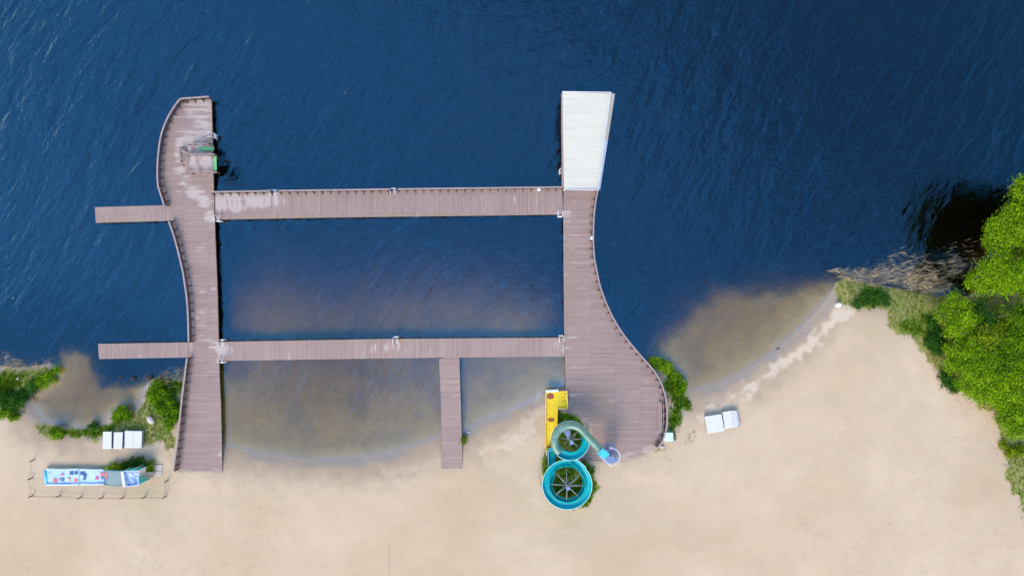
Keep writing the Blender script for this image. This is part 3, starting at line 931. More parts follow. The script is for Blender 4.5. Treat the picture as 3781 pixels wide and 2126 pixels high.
# ------------------------------------------------------------------ diving platform on the left pier
dv = empty('diving_platform', W(740, 600, DZ), 'two-level wooden diving platform with steps, rails and green non-slip boards', 'diving platform')
ZL, ZH = 1.75, 3.2
lowp = W2([(694, 535), (786, 534), (786, 568), (690, 569)], ZL)
highp = W2([(684, 576), (787, 574), (788, 632), (682, 633)], ZH)
deck('low_deck', dv, lowp, 1, z=ZL, seed=21, base=0.2, bleach=[(720, 550, 60, 40, .8)])
deck('high_deck', dv, highp, 1, z=ZH, seed=22, base=0.1, bleach=[(740, 605, 60, 60, .85)])
s = MB(); s.prism(lowp, ZL - .22, ZL - .05); s.prism(highp, ZH - .25, ZH - .05); s.build('underframe', M['under'], dv)
lg = MB(); lg.box((0, 0, (ZH - .9) / 2), (0.16, 0.16, ZH - .9)); leg_h = lg.mesh('leg', M['rail_dark'])
lg = MB(); lg.box((0, 0, (ZL - 1.0) / 2), (0.14, 0.14, ZL - 1.0)); leg_l = lg.mesh('leg', M['rail_dark'])
ctr = np.mean(np.array(highp), 0)
for p in highp:
    q = ctr + (np.array(p) - ctr) * 0.93
    link('leg', leg_h, dv).matrix_world = Matrix.Translation((q[0], q[1], DZ + .004))
ctr = np.mean(np.array(lowp), 0)
for p in lowp:
    q = ctr + (np.array(p) - ctr) * 0.90
    link('leg', leg_l, dv).matrix_world = Matrix.Translation((q[0], q[1], DZ + .004))
s = MB(); a, b = W(733, 550.5, ZL + .12), W(790, 550, ZL + .12); s.beam(a, b, 0.52, 0.07)
s.box((W(745, 550, 0)[0] * .98, a.y, ZL + .04), (0.3, 0.5, 0.08)); tag(s.build('springboard', M['green_mat'], dv), 'narrow green springboard')
s = MB(); s.prism(W2([(788, 577), (799, 577), (800.5, 630), (789, 630)], ZH), ZH - .06, ZH + .03); tag(s.build('take_off_board', M['green_mat'], dv), 'green board on the high edge')
def thin_rail(pts, z0, h=1.0, step=1.0, parent=dv, m='rail'):
    s = MB()
    L = [Vector((p[0], p[1], z0 + h)) for p in pts]
    s.sweep(L, [(-.07, -.03), (.07, -.03), (.07, .03), (-.07, .03)], closed=True)
    r = s.build('railing', M[m], parent)
    s = MB()
    for zz in (0.5,):
        s.sweep([Vector((p[0], p[1], z0 + zz)) for p in pts], [(-.02, -.05), (.02, -.05), (.02, .05), (-.02, .05)], closed=True)
    s.build('lower_rail', M['rail_dark'], r)
    s = MB(); s.box((0, 0, h / 2 - .02), (.09, .09, h)); pme = s.mesh('post', M['rail_dark'])
    for p, t in resample(pts, step):
        link('post', pme, r).matrix_world = Matrix.Translation((p.x, p.y, z0)) @ Matrix.Rotation(math.atan2(t.y, t.x), 4, 'Z')
    return r
thin_rail(W2([(690, 531), (770, 530)], ZL + 1), ZL)
thin_rail(W2([(676, 566), (780, 566)], ZL + 1), ZL)
thin_rail(W2([(686, 571), (793, 570)], ZH + 1), ZH)
thin_rail(W2([(680, 636), (800, 636)], ZH + 1), ZH)
# stairs on the landward side: one flight to the low deck, one on to the high deck
def flight(a, b, width, n, m):
    s = MB()
    a, b = Vector(a), Vector(b)
    d = (b - a)
    lat = Vector((d.y, -d.x, 0)).normalized()
    for i in range(n):
        p = a + d * ((i + .5) / n)
        q0, q1 = p - lat * width / 2, p + lat * width / 2
        s.beam(q0, q1, 0.26, 0.05)
    for sg in (-1, 1):
        s.beam(a + lat * sg * width / 2 - Vector((0, 0, .12)), b + lat * sg * width / 2 - Vector((0, 0, .12)), 0.05, 0.22)
    return s.build('stair_flight', m, dv)
p0, p1 = W(676, 590, DZ + .15), W(678, 556, ZL)
flight(p0, p1, 1.1, 5, M['rail'])
p0, p1 = W(680, 556, ZL), W(686, 606, ZH)
flight((p0.x + .4, p0.y - 0.5, ZL + .1), (p1.x + .1, p1.y + .3, ZH - .05), 0.9, 7, M['rail'])
thin_rail(W2([(661, 541), (664, 603)], DZ + 1.2), DZ + .02, 1.1)
thin_rail(W2([(664, 604), (696, 606)], DZ + 1.6), DZ + .02, 1.5)

# ------------------------------------------------------------------ white bathing ladders
def ladder_proto():
    root = empty('pool_ladder', (0, 0, 0), 'x', 'ladder', 'white bathing ladders on the walkways')
    for sx_ in (-0.33, 0.33):
        s = MB()
        s.tube(smooth_line([(sx_, -0.62, 0.0), (sx_, -0.60, 0.55), (sx_, -0.42, 0.86), (sx_, -0.10, 0.92), (sx_, 0.16, 0.72), (sx_, 0.22, 0.2), (sx_, 0.22, -1.6)], 4), 0.045, 8)
        s.build('handrail', M['white_metal'], root, True)
    for zz in (0.02, -0.3, -0.62, -0.94):
        s = MB(); s.box((0, 0.24, zz), (0.62, 0.16, 0.045)); s.build('tread', M['white_metal'], root)
    return root
proto = ladder_proto()
LADD = [(1013, 708, 0, 'white bathing ladder in the first railing gap from the diving platform pier, wide walkway'),
        (1453, 702, 0, 'white bathing ladder in the railing gap halfway along the wide walkway'),
        (806, 810, 180, 'white bathing ladder at the diving platform end of the wide walkway, facing the beach'),
        (2068, 793, 180, 'white bathing ladder at the roofed pier end of the wide walkway, facing the beach'),
        (821, 1261, 0, 'white bathing ladder at the wavy pier end of the narrow walkway, facing the open lake'),
        (1462, 1250, 0, 'white bathing ladder halfway along the narrow walkway'),
        (2072, 1246, 0, 'white bathing ladder where the narrow walkway meets the broad deck pier'),
        (821, 1332, 180, 'white bathing ladder at the wavy pier end of the narrow walkway, facing the sand'),
        (786, 502, -90, 'white bathing ladder on the open side of the pier above the diving platform'),
        (2073, 634, 90, 'white bathing ladder beside the white roofed pavilion')]
for i, (px, py, rz_, lab) in enumerate(LADD):
    o = proto if i == 0 else copy_tree(proto)
    o.location = W(px, py, DZ + .02); o.rotation_euler = (0, 0, R(rz_)); o['label'] = lab

# small white boxes on the rails
def rescue_box(px, py, rz_, lab):
    s = MB(); p = W(px, py, RZ)
    s.box((p.x, p.y, DZ + .72), (.30, .42, .7), R(rz_)); s.box((p.x, p.y, DZ + 1.10), (.36, .48, .06), R(rz_))
    o = s.build('rescue_box', M['white_plastic'])
    bevel(o, .02)
    tag(o, lab, 'rescue box', 'white boxes on the pier railings')
rescue_box(2185, 879, 0, 'small white box fixed inside the curved railing of the broad deck pier')
rescue_box(1990, 700, 90, 'small white box fixed inside the straight railing of the wide walkway')

# ------------------------------------------------------------------ bench and lid by the right railing
bn = empty('bench', W(2443, 1538, DZ), 'long low wooden bench on the broad deck, against the curved railing', 'bench')
s = MB()
for x0 in (2434.5, 2441):
    s.beam(W(x0, 1484, DZ + .47), W(x0, 1592, DZ + .47), 0.20, 0.05)
s.build('seat', M['rail'], bn)
s = MB()
for zz in (.62, .80):
    s.beam(W(2450.5, 1484, DZ + zz), W(2448, 1592, DZ + zz), 0.05, 0.13)
s.build('backrest', M['rail'], bn)
lg = MB(); lg.box((0, 0, .22), (.5, .09, .44)); lg.box((.27, 0, .44), (.07, .09, .88)); lme = lg.mesh('leg', M['rail_dark'])
for yy in (1490, 1522, 1554, 1586):
    p = W(2439, yy, DZ); link('leg', lme, bn).matrix_world = Matrix.Translation((p.x, p.y, DZ + .004))
ub = empty('storage_box', W(2468, 1611, .8), 'pale turquoise square box on the grass beside the end of the curved railing', 'box')
s = MB(); s.prism(W2([(2453, 1598), (2482, 1598), (2482, 1625), (2453, 1625)], .9), .3, 1.55); s.build('body', M['pale_cyan'], ub)
s = MB(); s.prism(W2([(2451, 1596), (2484, 1596), (2484, 1627), (2451, 1627)], 1.6), 1.553, 1.64); bevel(s.build('lid', M['pale_cyan'], ub), .02)

# ------------------------------------------------------------------ water slide
ws = empty('water_slide', W(2100, 1700, .8), 'turquoise and green twin-spiral water slide ending in a rusty yellow run-out trough', 'water slide')
C1 = W(2107, 1629, 5.0); R1 = 2.24
C2 = W(2094, 1789, 3.2); R2 = 3.03
def helix(c, r0, r1, a0, a1, z0, z1, n):
    return [Vector((c.x + (r0 + (r1 - r0) * i / n) * math.cos(R(a0 + (a1 - a0) * i / n)), c.y + (r0 + (r1 - r0) * i / n) * math.sin(R(a0 + (a1 - a0) * i / n)), z0 + (z1 - z0) * i / n)) for i in range(n + 1)]
def blend(pts, n=5):
    return smooth_line([tuple(p) for p in pts], n)
# closed green tube
start = W(2224, 1669, 5.75)
g = [start, W(2205, 1648, 5.6), W(2180, 1621, 5.45), W(2163, 1602, 5.35)] + helix(C1, R1, R1, 45, 226, 5.25, 4.7, 14)
gp = blend(g, 3)
s = MB(); s.tube(gp, 0.52, 18)
gt = s.build('tube', M['green_tube'], ws, True)
s = MB()
for i in range(6, len(gp) - 3, 7):
    t = (gp[i + 1] - gp[i - 1]).normalized() * 0.05
    s.tube([gp[i] - t, gp[i] + t], 0.56, 18)
s.build('flange', M['green_tube'], gt, False)
# open turquoise flume: ring 1 lower turn, bridge, ring 2 one and a half turns, straight to the trough
NP = 11
def uprof(r, hi, lo, th=0.04):
    """U profile, lateral right wall hi, left wall lo (heights above the centre line)"""
    inn, out = [], []
    for k in range(NP):
        a = PI + PI * k / (NP - 1)
        inn.append((r * math.cos(a), r * math.sin(a) * 0.85)); out.append(((r + th) * math.cos(a), (r + th) * math.sin(a) * 0.85 - .01))
    inn[0] = (-r, lo); inn[-1] = (r, hi); out[0] = (-r - .07, lo); out[-1] = (r + .07, hi)
    return out + inn[::-1]
f1 = helix(C1, R1 * .98, R1 * .98, 224, 283 + 360, 4.62, 3.55, 40)
br = [W(2131, 1711, 3.45), W(2150, 1727, 3.38)]
s = MB(); p1 = blend(f1, 2)
s.sweep(p1, uprof(0.46, .22, .06), closed=True)
s.build('flume', M['teal'], ws, True)
f2 = [f1[-1] + Vector((0.02, 0, -.04))] + [W(2113, 1697, 3.5), W(2132, 1712, 3.42), W(2150, 1728, 3.36)] + helix(C2, R2, R2, 42, -175, 3.30, 2.72, 22) + helix(C2, R2 - .02, R2 - .42, -185, -525, 2.68, 1.85, 30)
f2 += [W(2034, 1760, 1.72), W(2036, 1735, 1.65), W(2036, 1710, 1.58), W(2036, 1688, 1.52), W(2036, 1664, 1.46)]
p2 = blend(f2, 2)
s = MB(); s.sweep(p2, uprof(0.44, .08, .22), closed=True)
fl2 = s.build('flume', M['teal'], ws, True)
# pale rims and joint bands
s = MB()
for pp, sg, hi, r in ((p1, 1, .22, .50), (p2, -1, .22, .48)):
    rim = []
    for i in range(len(pp)):
        t = (pp[min(i + 1, len(pp) - 1)] - pp[max(i - 1, 0)]).normalized(); x = Vector((t.y, -t.x, 0)).normalized()
        rim.append(pp[i] + x * r * sg + Vector((0, 0, hi + .02)))
    s.tube(rim, 0.035, 6)
tag(s.build('rim', M['pale_cyan'], fl2, True), 'pale raised rim')
s = MB()
for pp in (p1, p2):
    for i in range(8, len(pp) - 6, 9):
        t = (pp[i + 1] - pp[i - 1]).normalized() * 0.035
        s.sweep([pp[i] - t, pp[i] + t], [(a * 1.05, b * 1.05 - .012) for a, b in uprof(.46, .17, .17)], closed=True)
s.build('flange', M['teal_dark'], fl2)
# columns with arms
def column(c, ztop, zbase, arms, foot):
    s = MB(); s.cyl((c.x, c.y), .17, zbase, ztop - .15, 14); col_ = s.build('column', M['steel'], ws, True)
    s = MB(); s.cyl((c.x, c.y), .27, ztop - .15, ztop, 20); s.build('cap', M['lightblue'], col_)
    if foot:
        s = MB(); s.cyl((c.x, c.y), .52, zbase - .3, zbase + .35, 20); s.build('footing', M['concrete'], col_)
    am = {}
    for ang, rr, z0, z1 in arms:
        s = MB()
        a = R(ang); d = Vector((math.cos(a), math.sin(a), 0))
        p = Vector((c.x, c.y, 0))
        s.tube([p + d * .15 + Vector((0, 0, z0)), p + d * rr + Vector((0, 0, z1))], 0.040, 6)
        s.tube([p + d * .15 + Vector((0, 0, z0 - .75)), p + d * rr * .93 + Vector((0, 0, z1 - .1))], 0.025, 6)
        s.build('arm', M['steel'], col_, True)
def pz(pp, c, ang, lo=True):
    best = None
    for p in pp:
        d = p - c
        a = math.degrees(math.atan2(d.y, d.x))
        if abs((a - ang + 180) % 360 - 180) < 9 and abs(math.hypot(d.x, d.y) - 2.6) < 1.0:
            if best is None or (p.z < best if lo else p.z > best): best = p.z
    return best if best is not None else 2.5
col1 = W(2111, 1634, 6.3)
col2 = W(2097.5, 1803, 4.5)
column(col1, 6.3, .3, [(a, R1 - .3, pz(p1, C1, a) + .15, pz(p1, C1, a) - .35) for a in (0, 45, 90, 135, 180, 225, 270, 315)], False)
column(col2, 4.5, .5, [(a, R2 - .15 if a not in (90,) else 2.5, pz(p2, C2, a, False) + .25, pz(p2, C2, a, False) - .4) for a in (0, 40, 92, 135, 180, 222, 268, 315)], True)
# splash panel hung on the first column
s = MB()
q = [W(2080, 1592, 4.2), W(2086, 1587, 4.2), W(2104, 1589, 4.0), W(2107, 1612, 3.9), W(2098, 1622, 3.9)]
s.prism([tuple(v[:2]) for v in q], 3.9, 3.96); s.build('splash_panel', M['lightblue'], ws)
# yellow run-out trough
ZY = 1.05
yo = W2([(2015, 1448), (2061, 1444), (2093, 1442), (2096, 1506), (2058, 1507), (2057, 1575), (2045, 1660), (2016, 1662), (2014, 1560)], ZY)
s = MB(); s.prism(yo, ZY - .12, ZY); ytr = s.build('trough', M['yellow'], ws)
tag(ytr, 'yellow L-shaped run-out trough with rust patches')
s = MB()
ring = yo + [yo[0]]
for i in list(range(2, len(yo))):
    a, b = Vector((*ring[i], ZY + .16)), Vector((*ring[i + 1], ZY + .16))
    s.beam(a, b, .07, .34)
s.build('side_wall', M['yellow'], ytr)
s = MB()
ring3 = [Vector((p[0], p[1], ZY + .34)) for p in W2([(2093, 1441), (2096.5, 1507), (2058.5, 1508)], ZY)]
s.tube(ring3, .04, 6); s.tube([Vector((*yo[0], ZY + .35)), Vector((*yo[8], ZY + .35))], .04, 6); s.build('edge_pipe', M['white_metal'], ytr)
s = MB(); s.prism(W2([(2014, 1439), (2061, 1437), (2061, 1444), (2014, 1446)], ZY), ZY - .1, ZY + .38); s.build('end_panel', M['pale_cyan'], ytr)
def blob(cx, cy, rx, ry, z, th, seed, n=26, box=0.0):
    rg = random.Random(seed); out = []
    for k in range(n):
        a = 2 * PI * k / n
        ca, sa = math.cos(a), math.sin(a)
        if box: 
            q_ = (abs(ca) ** 5 + abs(sa) ** 5) ** (-1 / 5)
            ca, sa = ca * (1 + box * (q_ - 1)), sa * (1 + box * (q_ - 1))
        r_ = 1 + rg.uniform(-.12, .12)
        out.append(tuple(W(cx + rx * ca * r_, cy + ry * sa * r_, z)[:2]))
    return out
s = MB(); s.prism(blob(2033, 1462, 13, 12, ZY, 0, 3), ZY - .01, ZY + .006)
s.prism(blob(2035, 1549, 11, 7, ZY, 0, 4, box=.8), ZY - .01, ZY + .006)
s.prism(blob(2026, 1648, 8, 5, ZY, 0, 5), ZY - .01, ZY + .006)
rg = random.Random(4)
for k in range(34):
    s.prism(blob(rg.uniform(2019, 2052), rg.uniform(1480, 1645), rg.uniform(.6, 2.2), rg.uniform(.5, 2.5), ZY, 0, k, 9), ZY - .01, ZY + .005)
for k in range(14):
    s.prism(blob(rg.uniform(2056, 2090), rg.uniform(1448, 1500), rg.uniform(.6, 2.6), rg.uniform(.5, 1.5), ZY, 0, 60 + k, 9), ZY - .01, ZY + .005)
s.build('rust_patch', M['rust'], ytr)
lg = MB(); lg.cyl((0, 0), .07, -.7, 0, 8); lme = lg.mesh('leg', M['steel'])
for px, py in ((2018, 1452), (2050, 1452), (2090, 1448), (2090, 1500), (2020, 1530), (2052, 1530), (2020, 1600), (2046, 1600), (2020, 1655)):
    p = W(px, py, ZY - .12); link('leg', lme, ws).matrix_world = Matrix.Translation(p)
s = MB(); s.tube([W(2018, 1664, ZY + .1), W(2017, 1690, .75)], .05, 6); s.tube([W(2053, 1668, ZY + .2), W(2053, 1690, .75)], .05, 6); s.tube([W(2026, 1664, 1.6), W(2026, 1682, 0.8)], .05, 6)
s.build('brace', M['white_metal'], ws)
s = MB(); s.prism(W2([(2023, 1655), (2046, 1651), (2052, 1664), (2026, 1668)], 1.9), 1.55, 1.9); s.build('entry_hood', M['teal_dark'], ws)

# ------------------------------------------------------------------ spiral stair tower at the slide start
st = empty('spiral_staircase', W(2261, 1693, .8), 'pale blue spiral staircase tower standing on the broad deck at the slide start', 'staircase')
CT = W(2261, 1693, 7.3); ZP = 5.3
s = MB(); s.cyl((CT.x, CT.y), .11, DZ, 7.15, 14); c_ = s.build('centre_pole', M['lightblue'], st, True)
s = MB(); s.cyl((CT.x, CT.y), .27, 7.15, 7.3, 20); s.build('cap', M['lightblue'], c_)
NS = 27; RS = 1.12
for k in range(NS):
    z = DZ + .16 + (ZP - DZ - .2) * k / NS
    a0 = R(-12 - 22.5 * (NS - 1 - k) - 0) + R(120)     # the last step meets the landing
    s = MB()
    w = R(6.6)
    poly = [(CT.x + .1 * math.cos(a0), CT.y + .1 * math.sin(a0))] + [(CT.x + RS * math.cos(a0 + w * t), CT.y + RS * math.sin(a0 + w * t)) for t in (-1, -.33, .33, 1)]
    s.prism(poly, z, z + .05)
    s.build('step', M['step_blue'], st)
last = math.degrees(R(120) + R(-12))
# landing: half disc plus a tongue to the tube mouth
land = [(CT.x, CT.y)] + [(CT.x + 1.14 * math.cos(R(a)), CT.y + 1.14 * math.sin(R(a))) for a in range(int(last) + 14, int(last) + 14 + 216, 8)]
tongue = W2([(2238, 1664), (2214, 1680), (2219, 1690), (2240, 1712), (2258, 1690)], ZP)
s = MB(); s.prism(land, ZP - .05, ZP); lp = s.build('landing', M['lightblue'], st)
s = MB(); s.prism(tongue, ZP - .09, ZP - .052); s.build('tongue', M['lightblue'], lp)
hx = []
for k in range(90):
    t = k / 89
    a = R(108 - 22.5 * NS * (1 - t))
    hx.append(Vector((CT.x + 1.2 * math.cos(a), CT.y + 1.2 * math.sin(a), DZ + 1.05 + (ZP - DZ) * t)))
s = MB(); s.tube(hx, .04, 6); 
s.tube([v - Vector((0, 0, .85)) for v in hx], .05, 6)
hr = s.build('handrail', M['lightblue'], st, True)
rail = [(CT.x + 1.2 * math.cos(R(a)), CT.y + 1.2 * math.sin(R(a))) for a in range(-92, 108, 8)]
rail = W2([(2214, 1684)], ZP + 1) + rail
s = MB(); s.tube([Vector((*p, ZP + 1.05)) for p in rail], .045, 6); s.tube([Vector((*p, ZP + .55)) for p in rail], .03, 6)
s.build('guard_rail', M['white_metal'], st, True)
bm_ = MB(); bm_.cyl((0, 0), .022, 0, 1.0, 6); bal = bm_.mesh('baluster', M['lightblue'])
for k in range(3, 90, 4):
    link('baluster', bal, hr).matrix_world = Matrix.Translation(hx[k] - Vector((0, 0, .98)))
for p in rail[::3]:
    link('baluster', bal, hr).matrix_world = Matrix.Translation((p[0], p[1], ZP + .03))
# start tub: two cyan steps and a roof plate over the tube mouth
s = MB()
ang = math.atan2(-(1672 - 1640), (2225 - 2195)) * 1
for (px, py, w_, l_, z_) in ((2219, 1667, 1.05, .34, 6.35), (2225.5, 1672.5, 1.1, .30, 6.5)):
    p = W(px, py, z_); s.box((p.x, p.y, z_), (l_, w_, .22), R(-46))
s.build('start_hood', M['cyan'], st)
p = W(2234, 1678, 6.3); s = MB(); s.box((p.x, p.y, 6.3), (.74, .98, .10), R(-46)); o = s.build('start_roof', M['cyan'], st); bevel(o, .03)
s = MB()
for sx_, sy_ in ((-.3, -.42), (.3, -.42), (.3, .42), (-.3, .42)):
    v = Matrix.Rotation(R(-46), 4, 'Z') @ Vector((sx_, sy_, 0)); s.cyl((p.x + v.x, p.y + v.y), .03, ZP - .05, 6.26, 6)
s.build('frame', M['white_metal'], st)

# ------------------------------------------------------------------ low white slatted platforms
def platform(px4, lab, h=0.62, tilt=0.0, group='low white slatted platforms on the beach'):
    zt = 0.85 + h
    P = [W(p[0], p[1], zt) for p in px4]            # TL, TR, BR, BL
    c = sum(P, Vector()) / 4
    root = empty('slatted_platform', (c.x, c.y, zt - h), lab, 'platform', group)
    s = MB()
    n = 9
    dz = [Vector((0, 0, 0)), Vector((0, 0, tilt)), Vector((0, 0, tilt)), Vector((0, 0, 0))]
    Q = [p + d for p, d in zip(P, dz)]
    for k in range(n):
        t0, t1 = k / n + .007, (k + 1) / n - .007
        a, b, c2, d2 = Q[0].lerp(Q[3], t0), Q[1].lerp(Q[2], t0), Q[1].lerp(Q[2], t1), Q[0].lerp(Q[3], t1)
        dn = Vector((0, 0, .05))
        s.add([a, d2, c2, b, a - dn, d2 - dn, c2 - dn, b - dn], [(0, 1, 2, 3), (7, 6, 5, 4), (0, 4, 5, 1), (1, 5, 6, 2), (2, 6, 7, 3), (3, 7, 4, 0)])
    s.build('top', M['white_plastic'], root)
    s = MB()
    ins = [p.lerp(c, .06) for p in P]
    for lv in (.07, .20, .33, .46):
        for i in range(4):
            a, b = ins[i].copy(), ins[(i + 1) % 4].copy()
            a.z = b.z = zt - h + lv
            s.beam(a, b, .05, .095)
    s.build('side_rail', M['shaded_white_plastic'], root)  # sides painted darker than the top to stand for shade
    for t in (0.02, .34, .66, .98):
        for sd_ in (0, 1):
            p = ins[sd_].lerp(ins[3 if sd_ == 0 else 2], t)
            l_ = MB(); l_.box((p.x, p.y, zt - h / 2 - .06), (.09, .09, h - .02)); l_.build('leg', M['shaded_white_plastic'], root)
    return root
platform([(380, 1593), (412, 1593), (411, 1657), (379, 1657)], 'narrow white slatted platform, the one farthest from the wavy pier, below the green bank')
platform([(420.5, 1595), (453, 1595), (450.5, 1657), (418.5, 1656.5)], 'narrow white slatted platform between another narrow one and the wide joined pair')
platform([(461, 1590), (491.7, 1590.5), (491, 1653.5), (459.5, 1653)], 'white slatted platform pushed against its twin, on the side away from the wavy pier')
platform([(492.3, 1590.5), (524, 1591), (522, 1654), (491.6, 1653.6)], 'white slatted platform pushed against its twin, on the side towards the wavy pier')
platform([(2602, 1537), (2664, 1528), (2675, 1590), (2612, 1600)], 'wide white slatted platform on sand, nearest the broad deck')
platform([(2668, 1520), (2700, 1515.5), (2707.5, 1577), (2677, 1583)], 'white slatted platform standing between the wide one and the tilted one')
platform([(2700.8, 1515.5), (2723, 1514), (2734, 1575), (2708.3, 1577)], 'white slatted platform with a tilted top, farthest from the broad deck', tilt=-.22)

# ------------------------------------------------------------------ children's slide with printed lane
GZ = 0.86
ts = empty('beach_slide', W(330, 1765, GZ), 'long pale blue slide on the sand with a printed lane, grey-green ramp and ladder tower', 'slide')
def quad_slab(name, p4, zs, th, m, parent=ts, sub=None, wrinkle=0.0, seed=1):
    """a sheet through four photo corners at the given heights, gridded so that it can sag"""
    P = [W(p[0], p[1], z) for p, z in zip(p4, zs)]
    s = MB(); nu, nv = sub or (1, 1)
    top = []
    for i in range(nu + 1):
        for j in range(nv + 1):
            u, v = i / nu, j / nv
            top.append(P[0].lerp(P[1], u).lerp(P[3].lerp(P[2], u), v))
    A = np.array(top)
    if wrinkle:
        A[:, 2] += (fbm(A[:, 0] * 1.0, A[:, 1], .9, 4, seed) - .5) * wrinkle
    N = len(A)
    vs = [tuple(a) for a in A] + [(a[0], a[1], a[2] - th) for a in A]
    fs = []
    w_ = nv + 1
    for i in range(nu):
        for j in range(nv):
            a = i * w_ + j
            fs.append((a, a + 1, a + 1 + w_, a + w_)); fs.append((a + N, a + w_ + N, a + 1 + w_ + N, a + 1 + N))
    for i in range(nu):
        for j in (0, nv):
            a, b = i * w_ + j, (i + 1) * w_ + j
            fs.append((a, b, b + N, a + N) if j == 0 else (b, a, a + N, b + N))
    for j in range(nv):
        for i in (0, nu):
            a, b = i * w_ + j, i * w_ + j + 1
            fs.append((b, a, a + N, b + N) if i == 0 else (a, b, b + N, a + N))
    s.add(vs, fs)
    o = s.build(name, m, parent, bool(wrinkle))
    return o
ZLn = GZ + .35
quad_slab('lane', [(168, 1733), (294, 1733), (295, 1787), (172, 1788)], [ZLn] * 4, .30, M['lane'], sub=(24, 10), wrinkle=.16, seed=5)
quad_slab('lane', [(295.3, 1734), (385, 1735), (386, 1785), (296, 1786)], [ZLn + .02] * 4, .30, M['lane'], sub=(18, 10), wrinkle=.12, seed=6)
s = MB()
for a, b in (((170, 1732), (294, 1731.5)), ((296, 1732.5), (384, 1734)), ((172, 1788.5), (294, 1787.5)), ((296, 1786.5), (386, 1786))):
    pts = [W(a[0] + (b[0] - a[0]) * t, a[1] + (b[1] - a[1]) * t, ZLn + .12) + Vector((0, math.sin(t * 9) * .03, 0)) for t in np.linspace(0, 1, 12)]
    s.tube(pts, .14, 8)
s.build('side_cushion', M['lane'], ts, True)
s = MB(); s.tube([W(167, 1733, ZLn), W(169, 1760, ZLn), W(172, 1787, ZLn)], .18, 8); s.build('end_cushion', M['cyan'], ts, True)
# printed shapes: laid on the lane
def patch(pts, m, z=ZLn + .085, nm='printed_shape'):
    s = MB(); s.prism(W2(pts, z), z - .012, z); return s.build(nm, m, ts)
patch([(228, 1744), (238, 1752.5), (221, 1754.5)], M['pink'])
patch([(257, 1740), (270.5, 1739.5), (271, 1752), (258, 1752)], M['navy'])
patch([(275, 1739.5), (285, 1739), (287, 1750.5), (276, 1750.5)], M['navy'])
patch([(195, 1766), (208, 1765), (209, 1779), (195.5, 1780)], M['salmon'])
patch([(217, 1763), (224, 1768), (215.5, 1777)], M['pink'])
patch([(224.5, 1763.5), (236, 1763.5), (236, 1776), (225, 1775.5)], M['slate'])
patch([(248.5, 1763), (259.5, 1763), (259.5, 1776), (250, 1775)], M['orange'])
patch([(248.5, 1763), (259.5, 1763), (259.5, 1766.5), (251, 1766.5)], M['pink'], ZLn + .09)
patch([(274, 1766), (286, 1765), (286, 1778), (274, 1779)], M['salmon'])
patch([(296, 1740), (311, 1740), (312, 1747), (320, 1748), (318, 1760), (315, 1771), (306, 1771), (309, 1762), (307, 1753), (296, 1752)], M['navy'], ZLn + .10)
patch([(351.5, 1757.5), (363, 1757), (364, 1769), (352, 1770)], M['pink'], ZLn + .10)
patch([(369, 1744), (385, 1744), (385, 1756), (371, 1756.5)], M['salmon'], ZLn + .10)
patch([(372, 1757), (381, 1757), (382, 1768), (373, 1769)], M['slate'], ZLn + .10)
patch([(176, 1744.5), (186, 1745), (186, 1746.5), (176, 1746)], M['slate'], ZLn + .09)
s = MB(); zz = [GZ + .62, GZ + .72, GZ + .74, GZ + .64]
quad_slab('printed_flap', [(386, 1744), (395, 1744), (394, 1768), (389, 1762)], zz, .012, M['salmon'])
quad_slab('printed_flap', [(386, 1757), (390, 1763), (388, 1778), (386, 1780)], [GZ + .63] * 4, .012, M['navy'])
# ramp of grey-green tarpaulin, sagging
ZT = GZ + 2.75
quad_slab('ramp', [(384, 1733), (458, 1740), (461, 1790), (386, 1787)], [GZ + .45, ZT - .35, ZT - .35, GZ + .45], .10, M['tarp'], sub=(20, 12), wrinkle=.22, seed=9)
s = MB()
for a, b in (((384, 1732), (457, 1738.5)), ((386, 1788), (461, 1791.5))):
    s.tube([W(a[0] + (b[0] - a[0]) * t, a[1] + (b[1] - a[1]) * t + 2 * math.sin(t * PI), GZ + .45 + (ZT - GZ - .75) * t) for t in np.linspace(0, 1, 8)], .07, 6)
s.build('ramp_edge', M['teal_dark'], ts, True)
# tower
T4 = [W(p[0], p[1], ZT) for p in ((456, 1739), (511, 1737), (512, 1789), (464, 1795))]
tw = [Vector((v.x, v.y, 0)) for v in T4]
s = MB()
for i, nm in enumerate(range(4)):
    a, b = tw[i], tw[(i + 1) % 4]
    if i == 3: continue
    s.beam(a + Vector((0, 0, GZ + (ZT - GZ) / 2)), b + Vector((0, 0, GZ + (ZT - GZ) / 2)), .06, ZT - GZ)
s.build('tower_wall', M['teal'], ts)
east = [tw[1], tw[2]]
d = (east[1] - east[0])
s = MB(); a = east[0] + Vector((.06, 0, 0)); b = east[0] + d * .42 + Vector((.06, 0, 0))
s.beam(a + Vector((0, 0, GZ + 1.45)), b + Vector((0, 0, GZ + 1.45)), .05, 2.7); s.build('white_panel', M['white_plastic'], ts)
s = MB()
for v in tw: s.cyl((v.x, v.y), .07, GZ - .3, ZT + .12, 8)
s.build('corner_post', M['white_metal'], ts)
s = MB(); s.cyl((tw[0].x + 1.6, tw[0].y + .35), .04, GZ, ZT + .9, 6); s.build('mast', M['white_metal'], ts)
quad_slab('floor_sheet', [(457, 1741), (510, 1739), (511, 1787), (465, 1793)], [ZT - .30] * 4, .08, M['sheet'], sub=(44, 40), wrinkle=0.7, seed=12)
s = MB()
for i in range(4):
    s.beam(tw[i] + Vector((0, 0, ZT + .03)), tw[(i + 1) % 4] + Vector((0, 0, ZT + .03)), .12, .14)
s.build('rim', M['sheet'], ts)
s = MB(); s.beam(tw[3] + Vector((-.12, 0, ZT + .08)), tw[0] + Vector((-.12, 0, ZT + .08)), .34, .2); s.build('slide_lip', M['white_plastic'], ts)
